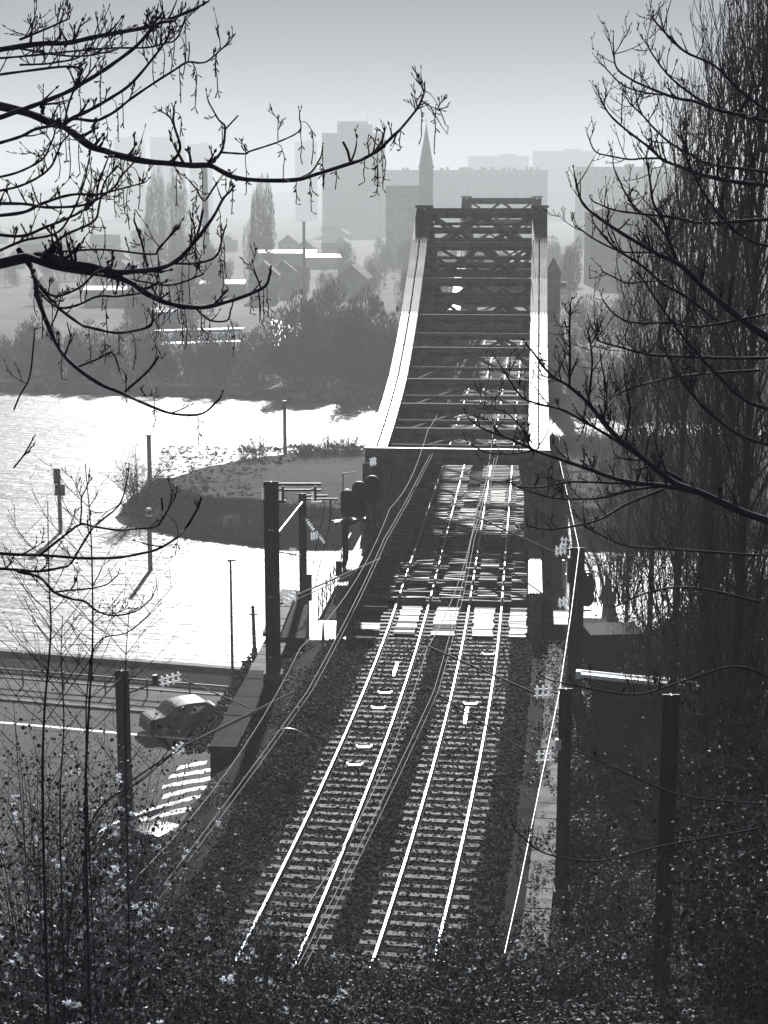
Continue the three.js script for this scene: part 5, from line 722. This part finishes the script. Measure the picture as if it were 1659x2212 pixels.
{
  const t = blockBuilding('tower_block', 'tall misty tower block behind the ash branch', 701, 832, 289, 1350, 30, M.wallDark), th = t.userData.h; mesh('roof_house', box(29, 7.6, 16, 1, th + 4.1, 0), M.wallDark, t); mesh('roof_house', box(24, 2.4, 12, -1, th + 9, 0), M.wallDark, t); mesh('antenna', rod(V(11, th + 8, 0), V(11, th + 16, 0), 0.3, 0.12, 6), M.wallDark, t); windowsOn(t, 48, th, 15.05, 8, 26);
  // church
  const D = 760, cx = townX(917, D), g = thing('church', 'misty church with a slender pointed spire', 'church', V(cx, 1.5, -D)), hT = townY(362, D) - 1.5, hS = townY(266, D) - 1.5; mesh('church_tower', box(6.2, hT, 6.2, 0, hT / 2, 0), M.wallDark, g); const sp = new THREE.ConeGeometry(3.4, hS - hT, 8); mesh('spire', sp.translate(0, hT + (hS - hT) / 2, 0), M.wallDark, g); mesh('parapet', box(7, 0.9, 7, 0, hT + 0.2, 0), M.wallDark, g); for (const [x, z] of [[-2.6, 2.6], [2.6, 2.6]]) mesh('pinnacle', new THREE.ConeGeometry(0.5, 3.4, 4).translate(x, hT + 2.1, z), M.wallDark, g);
  const nh = townY(408, D) - 1.5; mesh('nave_wall', box(19, nh - 4, 9, -9, (nh - 4) / 2, -2), M.wallMid, g); const rs = new THREE.Shape([[-5, 0], [5, 0], [0, 5.5]].map(([x, y]) => new THREE.Vector2(x, y))), rg = metric(new THREE.ExtrudeGeometry(rs, { depth: 19, bevelEnabled: false })); rg.rotateY(Math.PI / 2); mesh('nave_roof', rg.translate(-18.5, nh - 4, -2), M.roof, g);
  mesh('cross', [rod(V(0, hS - 0.4, 0), V(0, hS + 2.2, 0), 0.1, 0.1, 6), rod(V(-0.6, hS + 1.3, 0), V(0.6, hS + 1.3, 0), 0.09, 0.09, 6)], M.wallDark, g);
  // long apartment slab with chimneys
  const s = blockBuilding('apartment_slab', 'long misty apartment block with a row of chimneys behind the spire', 825, 1170, 369, 1350, 18, M.wallMid), sh = s.userData.h, sw = s.userData.w, r = rng(44); for (const px of [950, 962, 990, 996, 1003, 1012, 1035, 1040, 1056, 1080, 1090, 1102, 1128, 1137, 1150, 870, 878]) mesh('chimney', box(2.0 + r(), 2.6 + r() * 1.8, 1.8, townX(px, 1350) - s.position.x, sh + 1.2, 0), M.wallDark, s); windowsOn(s, sw, sh, 9.05, 24, 12);
  const e = blockBuilding('apartment_slab', 'misty apartment block at the right behind the poplar twigs', 1232, 1500, 362, 1250, 14, M.wallMid); mesh('roof_house', box(7, 2.2, 6, -9, e.userData.h + 1.4, 0), M.wallDark, e); mesh('roof_house', box(5, 3.2, 6, 4, e.userData.h + 1.9, 0), M.wallDark, e); windowsOn(e, e.userData.w, e.userData.h, 7.05, 18, 10);
  const d = blockBuilding('warehouse_block', 'dark gabled block with roof machinery seen through the right branches', 1258, 1392, 462, 560, 12, M.wallDark), dh = d.userData.h, dw = d.userData.w; const gs = new THREE.Shape([[-dw / 2, 0], [dw / 2, 0], [dw / 4, 1.5], [-dw / 4, 1.5]].map(([x, y]) => new THREE.Vector2(x, y))); mesh('gable', metric(new THREE.ExtrudeGeometry(gs, { depth: 11, bevelEnabled: false })).translate(0, dh + 0.5, -5.5), M.wallDark, d); mesh('roof_unit', box(4.2, 1.2, 3, 0.8, dh + 2.5, 0), M.wallDark, d); for (const x of [-0.6, 1, 2.3]) mesh('roof_unit', box(0.7, 0.7, 1, x, dh + 3.3, 0), M.wallDark, d); windowsOn(d, dw, dh, 6.05, 6, 7);
  const far = [[270, 330, 298, 2300, 'faint far block at the left of the skyline'], [345, 415, 297, 2300, 'faint far block, second from the left on the skyline'], [425, 470, 312, 2300, 'faint low far block below the ash twigs'], [645, 690, 307, 2300, 'faint far block left of the tower block'], [1140, 1265, 327, 2300, 'faint long far block right of the spire'], [1005, 1130, 338, 2300, 'faint low far block behind the apartment chimneys']]; for (const [a, b, y, D2, lab] of far) { const q = blockBuilding('far_block', lab, a, b, y, D2, 20, M.wallDark); mesh('roof_house', box(q.userData.w * 0.3, 3, 10, q.userData.w * 0.15, q.userData.h + 1.8, 0), M.wallDark, q); }
  const lm = thing('lattice_mast', 'slim striped lattice mast left of the town centre', 'mast', V(townX(457, 520), 1.5, -520)); for (let k = 0; k < 7; k++) mesh('mast_section', box(2.2 - k * 0.1, 5.6, 2.2 - k * 0.1, 0, 2.9 + k * 5.7, 0), k % 2 ? M.wallPale : M.wallMid, lm);
  const ch = thing('factory_chimney', 'thin dark factory chimney in the misty town', 'chimney', V(townX(662, 480), 1.5, -480)); mesh('chimney_shaft', rod(V(0, 0, 0), V(0, 22.5, 0), 0.6, 0.4, 10), M.wallDark, ch); mesh('chimney_rim', rod(V(0, 22, 0), V(0, 22.6, 0), 0.5, 0.5, 10), M.wallDark, ch);
}
// far hills that fade into the haze
{ const p = [], idx = [], n = 80; for (let i = 0; i <= n; i++) { const x = lerp(-2200, 2200, i / n), h = 34 + 22 * nA(i * 0.22, 5) + 8 * nB(i * 0.9, 9); p.push(x, 0, -3000, x, h, -3300, x, h * 0.9, -3900); } for (let i = 0; i < n; i++) { const a = i * 3; idx.push(a, a + 3, a + 1, a + 1, a + 3, a + 4, a + 1, a + 4, a + 2, a + 2, a + 4, a + 5); } const g = new THREE.BufferGeometry(); g.setAttribute('position', new THREE.Float32BufferAttribute(p, 3)); g.setIndex(idx); g.computeVertexNormals(); metric(g); structure('hills', g, M.farGround, 'low hills on the horizon'); }
// houses: wall, roof, chimney, windows
{
  const roofGeo = (w, h, d) => { const s = new THREE.Shape([[-w / 2, 0], [w / 2, 0], [0, h]].map(([x, y]) => new THREE.Vector2(x, y))); return metric(new THREE.ExtrudeGeometry(s, { depth: d, bevelEnabled: false })).translate(0, 0, -d / 2); };
  const r = rng(808), put = [];
  for (let i = 0; i < 64; i++) { const D = lerp(450, 1150, Math.pow((i + r()) / 64, 0.9)), x = lerp(-0.25, 0.25, r()) * D; if (Math.abs(x - 0.0897 * D) < 10 && D < 420) continue; put.push([x, D, 7 + r() * 9, 3.5 + r() * 5, 7 + r() * 3, r() < 0.5 ? 0 : Math.PI / 2]); }
  for (const [x, D, w, h, d, turn] of put) { const g = thing('town_house', 'hazy pitched-roof house in the town beyond the river', 'house', V(x, 1.5, -D), turn + (r() - 0.5) * 0.3, 'houses of the town beyond the river'); mesh('wall', box(w, h, d, 0, h / 2, 0), r() < 0.35 ? M.wallPale : M.wallMid, g); const rf = mesh('roof', roofGeo(d + 0.8, 2.8 + r() * 1.5, w + 0.8).rotateY(Math.PI / 2).translate(0, h, 0), M.roof, g); mesh('chimney', box(0.7, 1.8, 0.7, w * 0.3, h + 3, 0), M.wallMid, rf); for (let k = 0; k < 3; k++) mesh('window', box(1.1, 1.4, 0.1, -w * 0.3 + k * w * 0.3, h * 0.55, d / 2 + 0.04), M.pane, g); }
  const shed = (px, py, w, h, d, lab, turn = 0) => { const c = level(px, py, 1.5), g = thing('long_shed', lab, 'shed', V(c.x, 1.5, c.z), turn); mesh('wall', box(w, h, d, 0, h / 2, 0), M.wallMid, g); const s = new THREE.Shape([[-d / 2 - 0.3, 0], [d / 2 + 0.3, 0], [0, d * 0.12]].map(([x, y]) => new THREE.Vector2(x, y))), e = metric(new THREE.ExtrudeGeometry(s, { depth: w + 0.6, bevelEnabled: false })); e.rotateY(Math.PI / 2); mesh('roof', e.translate(-w / 2 - 0.3, h, 0), M.roofPale, g); };
  shed(620, 575, 26, 6, 10, 'long low shed with a bright roof in the middle distance'); shed(690, 580, 18, 5, 9, 'second bright-roofed shed right of the long one'); shed(865, 500, 30, 9, 12, 'farthest bright-roofed hall beside the bridge top'); shed(250, 660, 16, 4.5, 8, 'low bright-roofed shed behind the left branches'); shed(480, 640, 14, 4, 8, 'small bright-roofed shed left of the river trees'); shed(357, 716, 6, 4.5, 6, 'pale boxy shed beside the row of vans');
  // pale paved yard and vans near the far bank
  const yard = [[590, 752], [655, 742], [648, 700], [585, 690]].map(([x, y]) => level(x, y, 1.5)); structure('yard', prism(yard.map((q) => [q.x, q.z]), 1.5, 1.56), M.roofPale, 'pale glossy yard on the far bank');
  const yard2 = [[330, 745], [520, 738], [505, 722], [330, 728]].map(([x, y]) => level(x, y, 1.5)); structure('yard', prism(yard2.map((q) => [q.x, q.z]), 1.5, 1.55), M.roofPale, 'second pale yard with vans on the far bank');
  const rv = rng(12); let first; for (let i = 0; i < 12; i++) { const c = level(345 + i * 15 + rv() * 6, 735 - i * 0.4, 1.5); if (!first) { first = thing('white_van', 'white van in the row parked on the far bank', 'van', c, 0, 'vans parked on the far bank'); mesh('van_body', box(2.0, 1.7, 3.4, 0, 1.25, -0.4), M.white, first); mesh('van_cab', box(1.9, 1.1, 1.3, 0, 0.95, 1.9), M.white, first); mesh('windscreen', box(1.7, 0.6, 0.06, 0, 1.55, 1.55), M.glass, first); for (const [x, z] of [[-0.9, 1.5], [0.9, 1.5], [-0.9, -1.5], [0.9, -1.5]]) mesh('wheel', rod(V(x - 0.1, 0.35, z), V(x + 0.1, 0.35, z), 0.35, 0.35, 12), M.tyre, first); } else { const k = copy(first); k.position.copy(c); k.rotation.y = (rv() - 0.5) * 0.6; } }
}
renderer.render(scene, camera);
